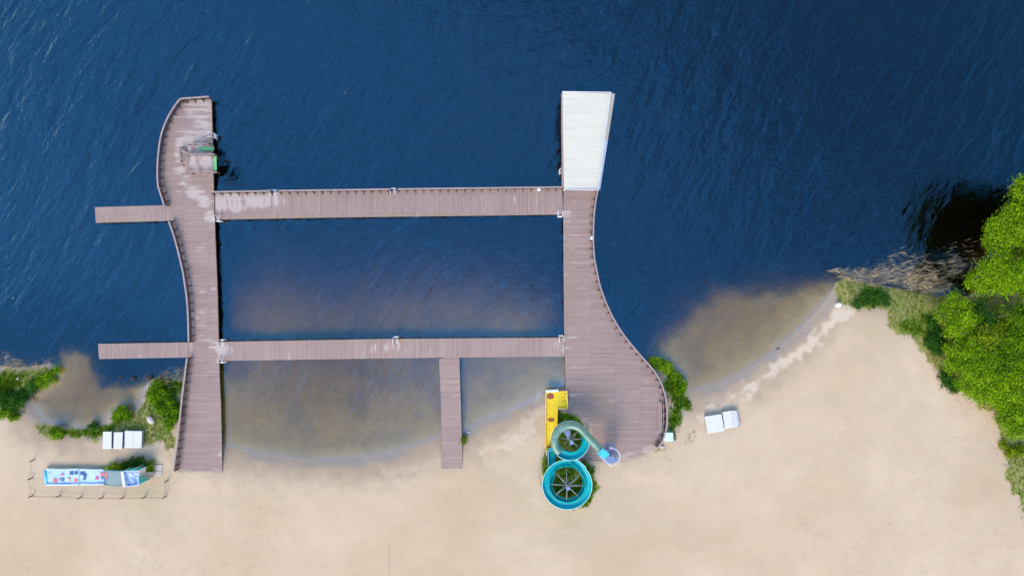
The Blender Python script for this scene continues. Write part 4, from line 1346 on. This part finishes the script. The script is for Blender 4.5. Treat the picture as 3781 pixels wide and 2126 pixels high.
# ladder
la, lb = W(515, 1757, ZT - .2), W(570, 1750, GZ + .02)
dd_ = (lb - la); lat = Vector((dd_.y, -dd_.x, 0)).normalized()
for sg in (-.42, .42):
    s = MB(); s.beam(la + lat * sg, lb + lat * sg, .08, .10); s.build('ladder_rail', M['steel'], ts)
for k in range(9):
    p = la + dd_ * ((k + .5) / 9); s = MB(); s.beam(p - lat * .42, p + lat * .42, .11, .05); s.build('rung', M['steel'], ts)
# concrete slabs
for pts, lab in (([(564, 1716), (600, 1714), (599, 1735), (572, 1737)], 'larger pale concrete slab on the sand by the slide ladder'),
                 ([(572, 1739), (597, 1737), (597, 1757), (574, 1758)], 'smaller pale concrete slab at the foot of the slide ladder')):
    s = MB(); s.prism(W2(pts, GZ), GZ - .2, GZ + .06); o = s.build('concrete_slab', M['concrete']); bevel(o, .02); tag(o, lab, 'slab')

# rope barrier
PB = [(124, 1697), (118, 1764), (122, 1828), (222, 1828), (301, 1833), (380, 1834), (457, 1834), (537, 1832), (613, 1831), (620, 1772)]
PL = ['dark rope post at the open end above the far end of the printed slide', 'dark rope post between the open end post and the far corner post',
      'dark rope post at the corner away from the pier', 'dark rope post next to the far corner, tuft of weed at its foot',
      'dark rope post, second from the far corner along the lower line', 'dark rope post in the middle of the lower line',
      'dark rope post below the ramp and tower joint', 'dark rope post below the slide ladder foot', 'dark rope post at the corner nearest the wavy pier',
      'dark rope post at the open end by the concrete slabs']
pm = MB(); pm.tube([(0, 0, -.4), (0, 0, .5), (0.01, 0, 1.02)], .085, 10, r2=.07); pme = pm.mesh('post', M['post'], True)
tops = []
for (px, py), lab in zip(PB, PL):
    p = W(px, py, GZ)
    p.z = float(ground_z(np.array([p.x]), np.array([p.y]))[0])
    o = link('rope_post', pme, None, p)
    o.rotation_euler = (random.uniform(-.05, .05), random.uniform(-.05, .05), random.uniform(0, 6))
    tag(o, lab, 'post', 'rope posts round the printed slide')
    tops.append(p + Vector((0, 0, .88)))
s = MB()
for zo in (0, -.38):
    pts = []
    for a, b in zip(tops[:-1], tops[1:]):
        for t in np.linspace(0, 1, 7)[:-1]:
            pts.append(a.lerp(b, t) + Vector((0, 0, zo - .5 * t * (1 - t))))
    pts.append(tops[-1] + Vector((0, 0, zo)))
    s.tube(pts, .018, 5)
tag(s.build('rope', M['rope'], None, True), 'grey two-strand rope strung between the dark posts round the slide', 'rope')

# ------------------------------------------------------------------ stones and small finds
def stone(name, px, py, r, m, lab, cat='stone', group=None, flat=.6, z=None, seed=1):
    import bmesh
    bm = bmesh.new(); bmesh.ops.create_icosphere(bm, subdivisions=3, radius=1)
    rg = np.random.default_rng(seed); o1, o2, o3 = rg.uniform(0, 50, 3)
    for v in bm.verts:
        n_ = float(fbm(np.array([v.co.x * 1.3 + o1 + v.co.z]), np.array([v.co.y * 1.3 + o2 - v.co.z * .7]), 1.1, 3, seed)[0])
        v.co *= 0.72 + n_ * .56
    me_ = bpy.data.meshes.new(name); bm.to_mesh(me_); bm.free(); me_.materials.append(m)
    me_.polygons.foreach_set('use_smooth', [True] * len(me_.polygons))
    p = W(px, py, .6 if z is None else z)
    gz = float(ground_z(np.array([p.x]), np.array([p.y]))[0]) if z is None else z
    o = link(name, me_, None, (p.x, p.y, gz + r[2] * .35)); o.scale = r; o.rotation_euler = (0, 0, rg.uniform(0, 6))
    tag(o, lab, cat, group)
    return o
RG_ = 'dark rocks in the bay'
stone('rock', 449, 1390, (.34, .2, .25), M['stone_dark'], 'small dark rock in the bay, the one farthest from the wavy pier', 'rock', RG_, z=-.03, seed=2)
stone('rock', 493, 1396, (.46, .34, .38), M['stone_dark'], 'dark rock in the bay with a pale streaked top', 'rock', RG_, z=-.05, seed=3)
stone('rock', 491, 1395, (.2, .15, .14), M['stone_pale'], 'pale cap stone lying on a dark rock in the bay', 'stone', z=.18, seed=33)
stone('rock', 556, 1392, (.5, .3, .35), M['stone_dark'], 'long dark rock touching the green bank beside the bay', 'rock', RG_, z=-.05, seed=4)
stone('rock', 600, 1391, (.48, .26, .3), M['stone_dark'], 'dark rock among reeds beside the wavy pier', 'rock', RG_, z=-.05, seed=5)
stone('stone', 559, 1549, (.62, .46, .36), M['stone_pale'], 'large pale stone in the grass between the wavy pier and the round bush', seed=6)
stone('stone', 66, 1398, (.24, .2, .2), M['stone_pale'], 'small white stone in the reedy grass beyond the bay', seed=7)
stone('stone', 2442, 1647, (.26, .32, .25), M['stone_pale'], 'cream stone at the foot of the curved railing end', seed=8)
stone('stone', 2500, 1459, (.14, .12, .1), M['stone_dark'], 'little dark stone at the water edge by the pier bush', seed=9)
stone('stone', 5, 1503, (.4, .34, .26), M['stone_pale'], 'pale stone in the bank at the photo edge beyond the bay', seed=10)
dr = W(3095, 1126, .8)
s = MB(); s.cyl((dr.x, dr.y), .36, .4, 1.15, 24); s.cyl((dr.x, dr.y), .30, 1.15, 1.22, 24); o = s.build('drum', M['white_plastic'])
bevel(o, .03); tag(o, 'round white drum at the tip of the grassy bank by the reeds', 'drum')
s = MB(); a = W(2868, 1291, .3); b = W(2884, 1285, .3)
za = float(ground_z(np.array([a.x]), np.array([a.y]))[0])
s.tube([(a.x, a.y, za + .05), ((a.x + b.x) / 2, (a.y + b.y) / 2 + .05, za + .12), (b.x, b.y, za + .06)], .07, 7, r2=.04)
tag(s.build('driftwood', M['log'], None, True), 'short dark stick at the waterline of the wide beach', 'stick')
s = MB(); pts = [W(p[0], p[1], .35) for p in ((98, 1440), (106, 1458), (118, 1474), (128, 1490))]
for p in pts: p.z = max(0.02, float(ground_z(np.array([p.x]), np.array([p.y]))[0])) + .08
s.tube(pts, .09, 7, r2=.04); s.tube([pts[1], pts[1] + Vector((.1, -.7, .05)), pts[1] + Vector((.05, -1.3, 0))], .04, 6)
tag(s.build('fallen_branch', M['bark'], None, True), 'pale forked branch lying from the grassy bank into the sandy bay', 'branch')
s = MB()
p = W(1729, 1596, .3); zg = float(ground_z(np.array([p.x]), np.array([p.y]))[0]) + .05
s.prism([(p.x - .26, p.y + .02), (p.x - .05, p.y - .08), (p.x + .24, p.y - .05), (p.x + .2, p.y + .06), (p.x, p.y + .09)], zg, [zg + .03, zg + .09, zg + .04, zg + .06, zg + .03])
tag(s.build('litter', M['white_plastic']), 'scrap of white plastic on the wet sand by the branch walkway', 'litter')
hp = [W(p[0], p[1], .9) for p in ((2005, 1638), (2002, 1660), (1994, 1685), (1989, 1715), (1988, 1745), (1992, 1775), (1998, 1805))]
for p in hp: p.z = float(ground_z(np.array([p.x]), np.array([p.y]))[0]) + .03
s = MB(); s.tube(smooth_line([tuple(p) for p in hp], 4), .05, 6); tag(s.build('hose', M['concrete'], None, True), 'thin grey hose curving along the lawn edge beside the yellow trough', 'hose')

# ------------------------------------------------------------------ leaves, trees, bushes
def quads_mesh(name, c, n, s, tint, m, aspect=.6):
    """one small rhombic leaf per centre, numpy arrays"""
    N = len(c)
    r = RNG.normal(size=(N, 3)); 
    u = np.cross(n, r); u /= np.linalg.norm(u, axis=1)[:, None] + 1e-9
    v = np.cross(n, u); v /= np.linalg.norm(v, axis=1)[:, None] + 1e-9
    s = s[:, None]
    P = np.stack([c - u * s, c - v * s * aspect, c + u * s, c + v * s * aspect], 1).reshape(-1, 3).astype(np.float32)
    me_ = bpy.data.meshes.new(name)
    me_.vertices.add(4 * N); me_.vertices.foreach_set('co', P.ravel())
    me_.loops.add(4 * N); me_.loops.foreach_set('vertex_index', np.arange(4 * N, dtype=np.int32))
    me_.polygons.add(N)
    me_.polygons.foreach_set('loop_start', (np.arange(N) * 4).astype(np.int32))
    me_.polygons.foreach_set('loop_total', np.full(N, 4, np.int32))
    me_.update(calc_edges=True)
    a = me_.attributes.new('tint', 'FLOAT', 'POINT'); a.data.foreach_set('value', np.repeat(np.clip(tint, 0, 1), 4).astype(np.float32))
    me_.materials.append(m)
    return me_

def foliage(blobs, per=26, sub=1.0, size=.13, sig=.30, flat=.55, up=1.2):
    """blobs: (centre, radius, height radius); leaves gather in sprays through each blob's volume"""
    C, Nn, S, T = [], [], [], []
    for c, r, h in blobs:
        k = max(6, int(sub * 26 * r * (r + h) / 2))
        d = RNG.normal(size=(k, 3)); d /= np.linalg.norm(d, axis=1)[:, None]
        d[:, 2] = np.where(d[:, 2] < -.35, -d[:, 2], d[:, 2])
        rad = RNG.uniform(.15, 1, k) ** .38
        wob = 0.60 + .72 * RNG.random(k)
        sc_ = np.array([r, r, h])
        cc = np.array(c) + d * (rad * wob)[:, None] * sc_
        ct = RNG.normal(0, .26, k) + RNG.normal(0, .10)
        for i in range(k):
            n = int(per * RNG.uniform(.5, 1.5))
            off = RNG.normal(size=(n, 3)) * np.array([sig, sig, sig * flat])
            C.append(cc[i] + off)
            nn = RNG.normal(size=(n, 3)) + np.array([0, 0, up]) + d[i] * .5
            Nn.append(nn / np.linalg.norm(nn, axis=1)[:, None])
            S.append(size * RNG.uniform(.6, 1.35, n))
            T.append(.48 + ct[i] + RNG.normal(0, .22, n))
    return np.concatenate(C), np.concatenate(Nn), np.concatenate(S), np.concatenate(T)

def tree(base, blobs_px, lab, m, group='leafy trees on the bank', per=34, size=.115, name='tree', sub=1.0):
    b = Vector(base)
    b.z = max(.1, float(ground_z(np.array([b.x]), np.array([b.y]))[0]))
    root = empty(name, b, lab, 'tree', group)
    blobs = []
    for px, py, z, r, h in blobs_px:
        p = W(px, py, z); blobs.append((p, r * .78, h))
        for k in range(6):                                # smaller boughs sticking out all round
            a = random.uniform(0, 6.28); e = r * random.uniform(.6, 1.15)
            blobs.append((p + Vector((math.cos(a) * e, math.sin(a) * e, random.uniform(-.9, .1) * h)), r * random.uniform(.24, .45), h * .5))
    c, n, s_, t = foliage(blobs, per, sub * 0.85, size, .38)
    link('crown', quads_mesh('crown', c, n, s_, t, m), root)
    cen = sum((q[0] for q in blobs), Vector()) / len(blobs)
    mb = MB()
    fork = b.lerp(cen, .45); fork.z = b.z + (cen.z - b.z) * .5
    mb.tube([b - Vector((0, 0, .4)), b + Vector((0, 0, .3)), b.lerp(fork, .6) + Vector((.1, 0, .2)), fork], .24, 9, r2=.15)
    for q, r, h in blobs:
        m_ = fork.lerp(q, .55) + Vector((random.uniform(-.3, .3), random.uniform(-.3, .3), random.uniform(0, .4)))
        mb.tube([fork, m_, q], .10, 6, r2=.035)
        for k in range(5):
            e = q + Vector((random.uniform(-r, r), random.uniform(-r, r), random.uniform(.1, h)))
            mb.tube([m_.lerp(q, random.uniform(.4, 1)), m_.lerp(e, .6) + Vector((0, 0, .2)), e], .035, 5, r2=.012)
    mb.build('trunk', M['bark'], root, True)
    for o in root.children:
        pass
    return root

TREES = [
 ((3830, 720), [(3779, 712, 9.5, .8, .8), (3787, 745, 9, 1.1, 1.0), (3815, 700, 11, 1.8, 1.5), (3830, 760, 11, 2.2, 1.8)], 'topmost tree at the photo edge, only its leafy fringe showing over dark water', 'leaf'),
 ((3800, 905), [(3662, 858, 8.0, .9, .6), (3700, 842, 8.5, 1.1, .8), (3735, 818, 9, 1.4, 1.0), (3762, 796, 9.5, 1.5, 1.1), (3790, 830, 10, 2.0, 1.4), (3690, 902, 8, .9, .6), (3765, 872, 8.5, 1.2, .8), (3662, 894, 7, .5, .3)],
  'airy tree leaning far over the dark water with pale bare limbs showing', 'leaf'),
 ((3790, 1020), [(3612, 1042, 6.5, 1.2, 1.0), (3648, 1000, 7.5, 1.5, 1.2), (3690, 972, 8.2, 1.6, 1.3), (3700, 1030, 8.4, 1.7, 1.3), (3740, 1000, 9, 1.6, 1.4), (3745, 1040, 7.6, 1.2, 1.0), (3660, 1050, 7, 1.0, .9)],
  'dense bright green tree crown bulging over the dark inlet beside the reeds', 'leaf'),
 ((3640, 1170), [(3545, 1120, 4.2, 1.1, .9), (3500, 1160, 3.6, 1.2, 1.0), (3560, 1170, 4.8, 1.6, 1.2), (3530, 1200, 4.0, 1.3, 1.0), (3555, 1220, 4.0, 1.0, .8)], 'bright green tree at the edge of the turf, above the dark shaded shrubs', 'leaf'),
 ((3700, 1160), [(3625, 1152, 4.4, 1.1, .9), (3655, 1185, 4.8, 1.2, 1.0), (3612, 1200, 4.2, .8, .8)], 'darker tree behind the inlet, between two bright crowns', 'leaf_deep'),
 ((3790, 1180), [(3752, 1172, 6, 1.4, 1.2), (3790, 1200, 6.4, 1.6, 1.3), (3728, 1218, 5.4, 1.0, .9)], 'mid green tree on the photo edge below the dark inlet', 'leaf_mid'),
 ((3680, 1260), [(3630, 1240, 5, 1.2, .9), (3680, 1235, 5.4, 1.4, 1.0), (3655, 1270, 5, 1.2, .9)], 'olive tree in the middle of the wood with gaps in its crown', 'leaf_olive'),
 ((3610, 1310), [(3560, 1300, 4, 1.5, 1.0), (3540, 1345, 3.6, 1.4, 1.0), (3600, 1290, 4.6, 1.6, 1.1), (3595, 1345, 4.4, 1.6, 1.1)], 'broad bright green tree facing the sand, below the dark shaded shrubs', 'leaf'),
 ((3720, 1320), [(3660, 1320, 5, 1.8, 1.2), (3715, 1300, 5.6, 1.8, 1.2), (3760, 1270, 6, 1.6, 1.1), (3765, 1330, 6, 1.8, 1.2)], 'large mid green tree in the thick of the wood at the photo edge', 'leaf_mid'),
 ((3640, 1410), [(3585, 1395, 3.8, 1.4, .9), (3640, 1385, 4.6, 1.8, 1.1), (3610, 1435, 3.8, 1.5, .9), (3660, 1440, 4.2, 1.6, 1.0)], 'bright green tree at the lower edge of the wood where the sand curves in', 'leaf'),
 ((3740, 1420), [(3700, 1400, 5, 1.8, 1.1), (3755, 1390, 5.4, 1.8, 1.2), (3720, 1460, 4.4, 1.7, 1.0), (3780, 1455, 5, 1.8, 1.1)], 'bright tree behind the lower edge of the wood, against the photo edge', 'leaf'),
 ((3790, 1555), [(3722, 1545, 3.4, 1.1, .8), (3760, 1530, 4, 1.5, 1.0), (3770, 1575, 3.8, 1.4, .9), (3730, 1510, 3.6, 1.1, .8)], 'lowest tree of the wood, hanging over the sand at the photo edge', 'leaf'),
 ((3760, 800), [(3862, 690, 10, 2.4, 1.8), (3930, 655, 10.5, 2.6, 2.0), (3990, 740, 11, 2.8, 2.2), (3880, 760, 9.5, 2.2, 1.8), (3835, 705, 6, 1.9, 1.5), (3838, 780, 5.5, 2.0, 1.5), (3905, 765, 5, 2.2, 1.6), (3885, 700, 4.5, 2.0, 1.5)], 'tall tree on the bank beyond the photo edge, darkening the water', 'leaf_mid'),
 ((3800, 860), [(3872, 820, 9.5, 2.3, 1.8), (3940, 850, 10.5, 2.8, 2.0), (3885, 920, 9.5, 2.4, 1.8), (4010, 930, 10.5, 2.8, 2.0), (3845, 860, 5.5, 2.2, 1.6), (3835, 945, 5.5, 2.0, 1.5), (3925, 835, 5, 2.4, 1.6)], 'tall tree beyond the photo edge behind the airy leaning tree', 'leaf_mid'),
 ((3900, 1050), [(3860, 1050, 7, 2.4, 1.6), (3900, 1100, 7, 2.4, 1.6)], 'tree beyond the photo edge behind the dark inlet', 'leaf_mid'),
 ((3920, 1350), [(3860, 1330, 6.5, 2.4, 1.5), (3890, 1420, 6.5, 2.4, 1.5)], 'tree beyond the photo edge behind the thick wood', 'leaf_mid'),
]
for b, bl, lab, m in TREES:
    tree(W(b[0], b[1], 0), bl, lab, M[m])

def bush(blobs_px, lab, m, per=26, size=.11, group='bushes on the shore', sub=1.5):
    blobs = []
    for px, py, r in blobs_px:
        p = W(px, py, 1.0)
        g = max(.0, float(ground_z(np.array([p.x]), np.array([p.y]))[0]))
        hh = .55 + .35 * r
        blobs.append((Vector((p.x, p.y, g + hh * .35)), r, hh))
    c, n, s_, t = foliage(blobs, per, sub, size, .2, .7)
    mb = MB(); 
    b = blobs[0][0]
    root = empty('bush', (b.x, b.y, b.z - .3), lab, 'bush', group)
    link('foliage', quads_mesh('foliage', c, n, s_, t, M[m]), root)
    for q, r, h in blobs:
        for k in range(4):
            e = q + Vector((random.uniform(-r, r) * .7, random.uniform(-r, r) * .7, h * .7))
            mb.tube([Vector((q.x, q.y, q.z - .6)), q.lerp(e, .5), e], .03, 5, r2=.012)
    mb.build('stem', M['bark'], root, True)
    for o in root.children:
        o.matrix_parent_inverse = root.matrix_world.inverted()
    return root
BUSHES = [
 ([(20, 1470, 1.3), (58, 1492, 1.3), (82, 1462, .9)], 'dark green bush on the bank beyond the bay, above the sandy cove', 'leaf_deep'),
 ([(30, 1520, 1.0), (50, 1535, .7)], 'brighter low bush at the foot of the dark bank bush, beside the sand', 'leaf_mid'),
 ([(118, 1425, .9), (112, 1440, .5)], 'small dark bush at the mouth of the trickle into the bay', 'leaf_deep'),
 ([(152, 1410, .9), (180, 1392, .8), (198, 1370, .5)], 'green bush at the tip of the bank beyond the bay', 'leaf_mid'),
 ([(447, 1522, 1.15), (430, 1535, .7), (468, 1530, .7)], 'round green bush hanging over the bay water near the white platforms', 'leaf_mid'),
 ([(330, 1572, .55), (345, 1578, .4)], 'small dark bush on the bay edge above the white platforms', 'leaf_deep'),
 ([(200, 1598, .9), (222, 1600, .7)], 'bright low bush between the bay and the open sand, near its far end', 'leaf_mid'),
 ([(582, 1428, .95), (562, 1446, .8), (596, 1450, .9)], 'leafy bush on the bay bank beside the dark rocks', 'leaf_mid'),
 ([(612, 1470, 1.0), (570, 1475, .9), (600, 1505, 1.1), (640, 1500, .9)], 'thick green bush between the wavy pier and the bay', 'leaf_mid'),
 ([(640, 1545, .8), (655, 1520, .6), (622, 1565, .8)], 'bright bush close under the railing of the wavy pier, beside the pale stone', 'leaf_mid'),
 ([(500, 1710, .8), (522, 1705, .7), (470, 1720, .7)], 'dark bush behind the slide tower', 'leaf_deep'),
 ([(430, 1722, .6), (410, 1728, .5), (450, 1728, .5)], 'olive bush behind the grey-green ramp', 'leaf_olive'),
 ([(556, 1722, .6), (552, 1738, .5)], 'yellowish bush between the slide tower and the larger concrete slab', 'leaf_olive'),
 ([(2420, 1340, .7), (2445, 1348, .85), (2468, 1362, .85), (2490, 1382, .7)], 'bright green bush growing from the shallows along the curved railing', 'leaf'),
 ([(2512, 1395, .6), (2518, 1420, .75), (2512, 1442, .65)], 'darker bush joined to the pier bush, facing the open beach', 'leaf_mid'),
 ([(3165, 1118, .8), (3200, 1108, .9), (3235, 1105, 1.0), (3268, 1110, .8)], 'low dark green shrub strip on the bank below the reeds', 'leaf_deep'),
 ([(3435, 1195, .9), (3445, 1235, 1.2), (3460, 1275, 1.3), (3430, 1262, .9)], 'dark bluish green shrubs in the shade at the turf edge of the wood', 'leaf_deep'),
 ([(3478, 1388, .8), (3498, 1408, .8), (3520, 1432, .8)], 'dark green shrub at the sand, below the yellowish tree', 'leaf_deep'),
 ([(3700, 1640, .6), (3725, 1670, .8), (3760, 1660, .9)], 'olive scrub below the lowest tree at the photo edge', 'leaf_olive'),
 ([(1712, 1622, .28), (1710, 1634, .22)], 'little yellow-green tuft beside the branch walkway', 'leaf_olive'),
]
for bl, lab, m in BUSHES:
    bush(bl, lab, m)

# ------------------------------------------------------------------ grass and reeds
def blades(name, x, y, z, h, w, lean, tint, m, bend=1):
    N = len(x)
    a = RNG.uniform(0, 2 * PI, N)
    base = np.stack([x, y, z], 1)
    lat = np.stack([np.cos(a), np.sin(a), np.zeros(N)], 1) * (w / 2)[:, None]
    ld = RNG.normal(size=(N, 2)) * lean[:, None]
    tip = base + np.stack([ld[:, 0] * h, ld[:, 1] * h, h], 1)
    mid = base + np.stack([ld[:, 0] * h * .3, ld[:, 1] * h * .3, h * .6], 1)
    P = np.stack([base - lat, base + lat, mid + lat * .8, tip, mid - lat * .8], 1).reshape(-1, 3).astype(np.float32)
    me_ = bpy.data.meshes.new(name)
    me_.vertices.add(5 * N); me_.vertices.foreach_set('co', P.ravel())
    me_.loops.add(5 * N); me_.loops.foreach_set('vertex_index', np.arange(5 * N, dtype=np.int32))
    me_.polygons.add(N)
    me_.polygons.foreach_set('loop_start', (np.arange(N) * 5).astype(np.int32)); me_.polygons.foreach_set('loop_total', np.full(N, 5, np.int32))
    me_.update(calc_edges=True)
    t = me_.attributes.new('tint', 'FLOAT', 'POINT'); t.data.foreach_set('value', np.repeat(np.clip(tint, 0, 1), 5).astype(np.float32))
    me_.materials.append(m)
    return link(name, me_)

def scatter(poly, dens):
    P = np.array(m2(poly)); lo, hi = P.min(0), P.max(0)
    n = int((hi - lo).prod() * dens)
    x, y = RNG.uniform(lo[0], hi[0], n), RNG.uniform(lo[1], hi[1], n)
    k = inside(x, y, m2(poly))
    return x[k], y[k]
GL = ['tufted green and straw grass on the bank beyond the bay', 'rough green and dry grass between the bay and the wavy pier', 'weedy grass behind the printed beach slide',
      'lush dark green grass inside and around the slide rings', 'mossy green grass between the curved railing and the beach', 'thin trampled grass on sand near the wide platforms',
      'green to straw coloured turf along the wood and reed bed']
for (poly, st, dry), lab in zip(GRASS, GL):
    poly = [(min(max(p[0], -120), 3900), min(max(p[1], 0), 2200)) for p in poly]
    x, y = scatter(poly, (46 if dry < .42 else 30) * st)
    q = sdist(x, y, m2(poly)); nn = fbm(x, y, 1.6, 5, 61); n2_ = fbm(x, y, 6.0, 5, 71)
    keep = RNG.random(len(x)) < sstep(-.3, 1.0, q + (nn - .5) * 2.6) * np.where(n2_ * .6 + nn * .4 > .68 - dry * .40, .4, 1)
    x, y = x[keep], y[keep]
    z = ground_z(x, y)
    k = z > -.15
    x, y, z = x[k], y[k], z[k]; nn, n2_ = fbm(x, y, 1.6, 5, 61), fbm(x, y, 6.0, 5, 71)
    x, y, z = np.repeat(x, 2), np.repeat(y, 2), np.repeat(z, 2)
    N = len(x)
    x = x + RNG.normal(0, .05, N); y = y + RNG.normal(0, .05, N)
    tint = np.repeat(.25 + (nn - .3) * 1.1 + (n2_ - .5) * 1.1, 2) + RNG.normal(0, .2, N)
    if dry < .3: tint -= .12
    if dry > .42: tint += .28
    g = blades('grass', x, y, z, RNG.uniform(.12, .42, N), RNG.uniform(.05, .11, N), np.full(N, .5), tint, M['blade'])
    tag(g, lab, 'grass', kind='stuff')

def reeds(name, poly, dens, hmin, hmax, lab, w=.030, lean=.17, core=None):
    x, y = scatter(poly, dens)
    q = sdist(x, y, m2(poly))
    nn = fbm(x, y, 1.5, 4, 101)
    off_shore = np.maximum(-sdist(x, y, m2(LAND)), 0)
    keep = RNG.random(len(x)) < sstep(.30, .62, nn + sstep(0, 2.2, q) * .3 - .05) * (.22 + .78 * sstep(4.5, .3, off_shore))
    x, y = x[keep], y[keep]
    z = ground_z(x, y)
    z = np.maximum(z, -.3)
    N = len(x)
    g = blades(name, x, y, z, RNG.uniform(hmin, hmax, N), RNG.uniform(w * .6, w * 1.3, N), lean * RNG.uniform(.4, 2.2, N), .55 + RNG.normal(0, .3, N), M['reed'])
    tag(g, lab, 'reeds', kind='stuff')
reeds('reeds', [(3052, 1000), (3110, 985), (3200, 965), (3270, 950), (3310, 915), (3335, 905), (3350, 930), (3430, 940), (3520, 930), (3560, 945), (3540, 1000), (3510, 1060), (3470, 1090), (3300, 1072), (3150, 1045), (3100, 1030)], 44, 0.9, 2.3,
      'wide bed of dry straw coloured reeds standing in the water at the point')
reeds('reeds', [(3480, 905), (3560, 880), (3620, 890), (3600, 960), (3540, 1040), (3520, 1000)], 16, .8, 1.8, 'sparse dry reeds scattered in the dark water under the leaning trees')
reeds('reeds', [(-100, 1262), (0, 1275), (30, 1300), (60, 1325), (190, 1318), (205, 1350), (120, 1365), (-100, 1365)], 40, .6, 1.6, 'dry grey reeds along the bank beyond the bay')
reeds('reeds', [(590, 1385), (640, 1345), (690, 1325), (690, 1400), (660, 1430), (620, 1420)], 60, .5, 1.3, 'pale dry reeds between the bay and the wavy pier')
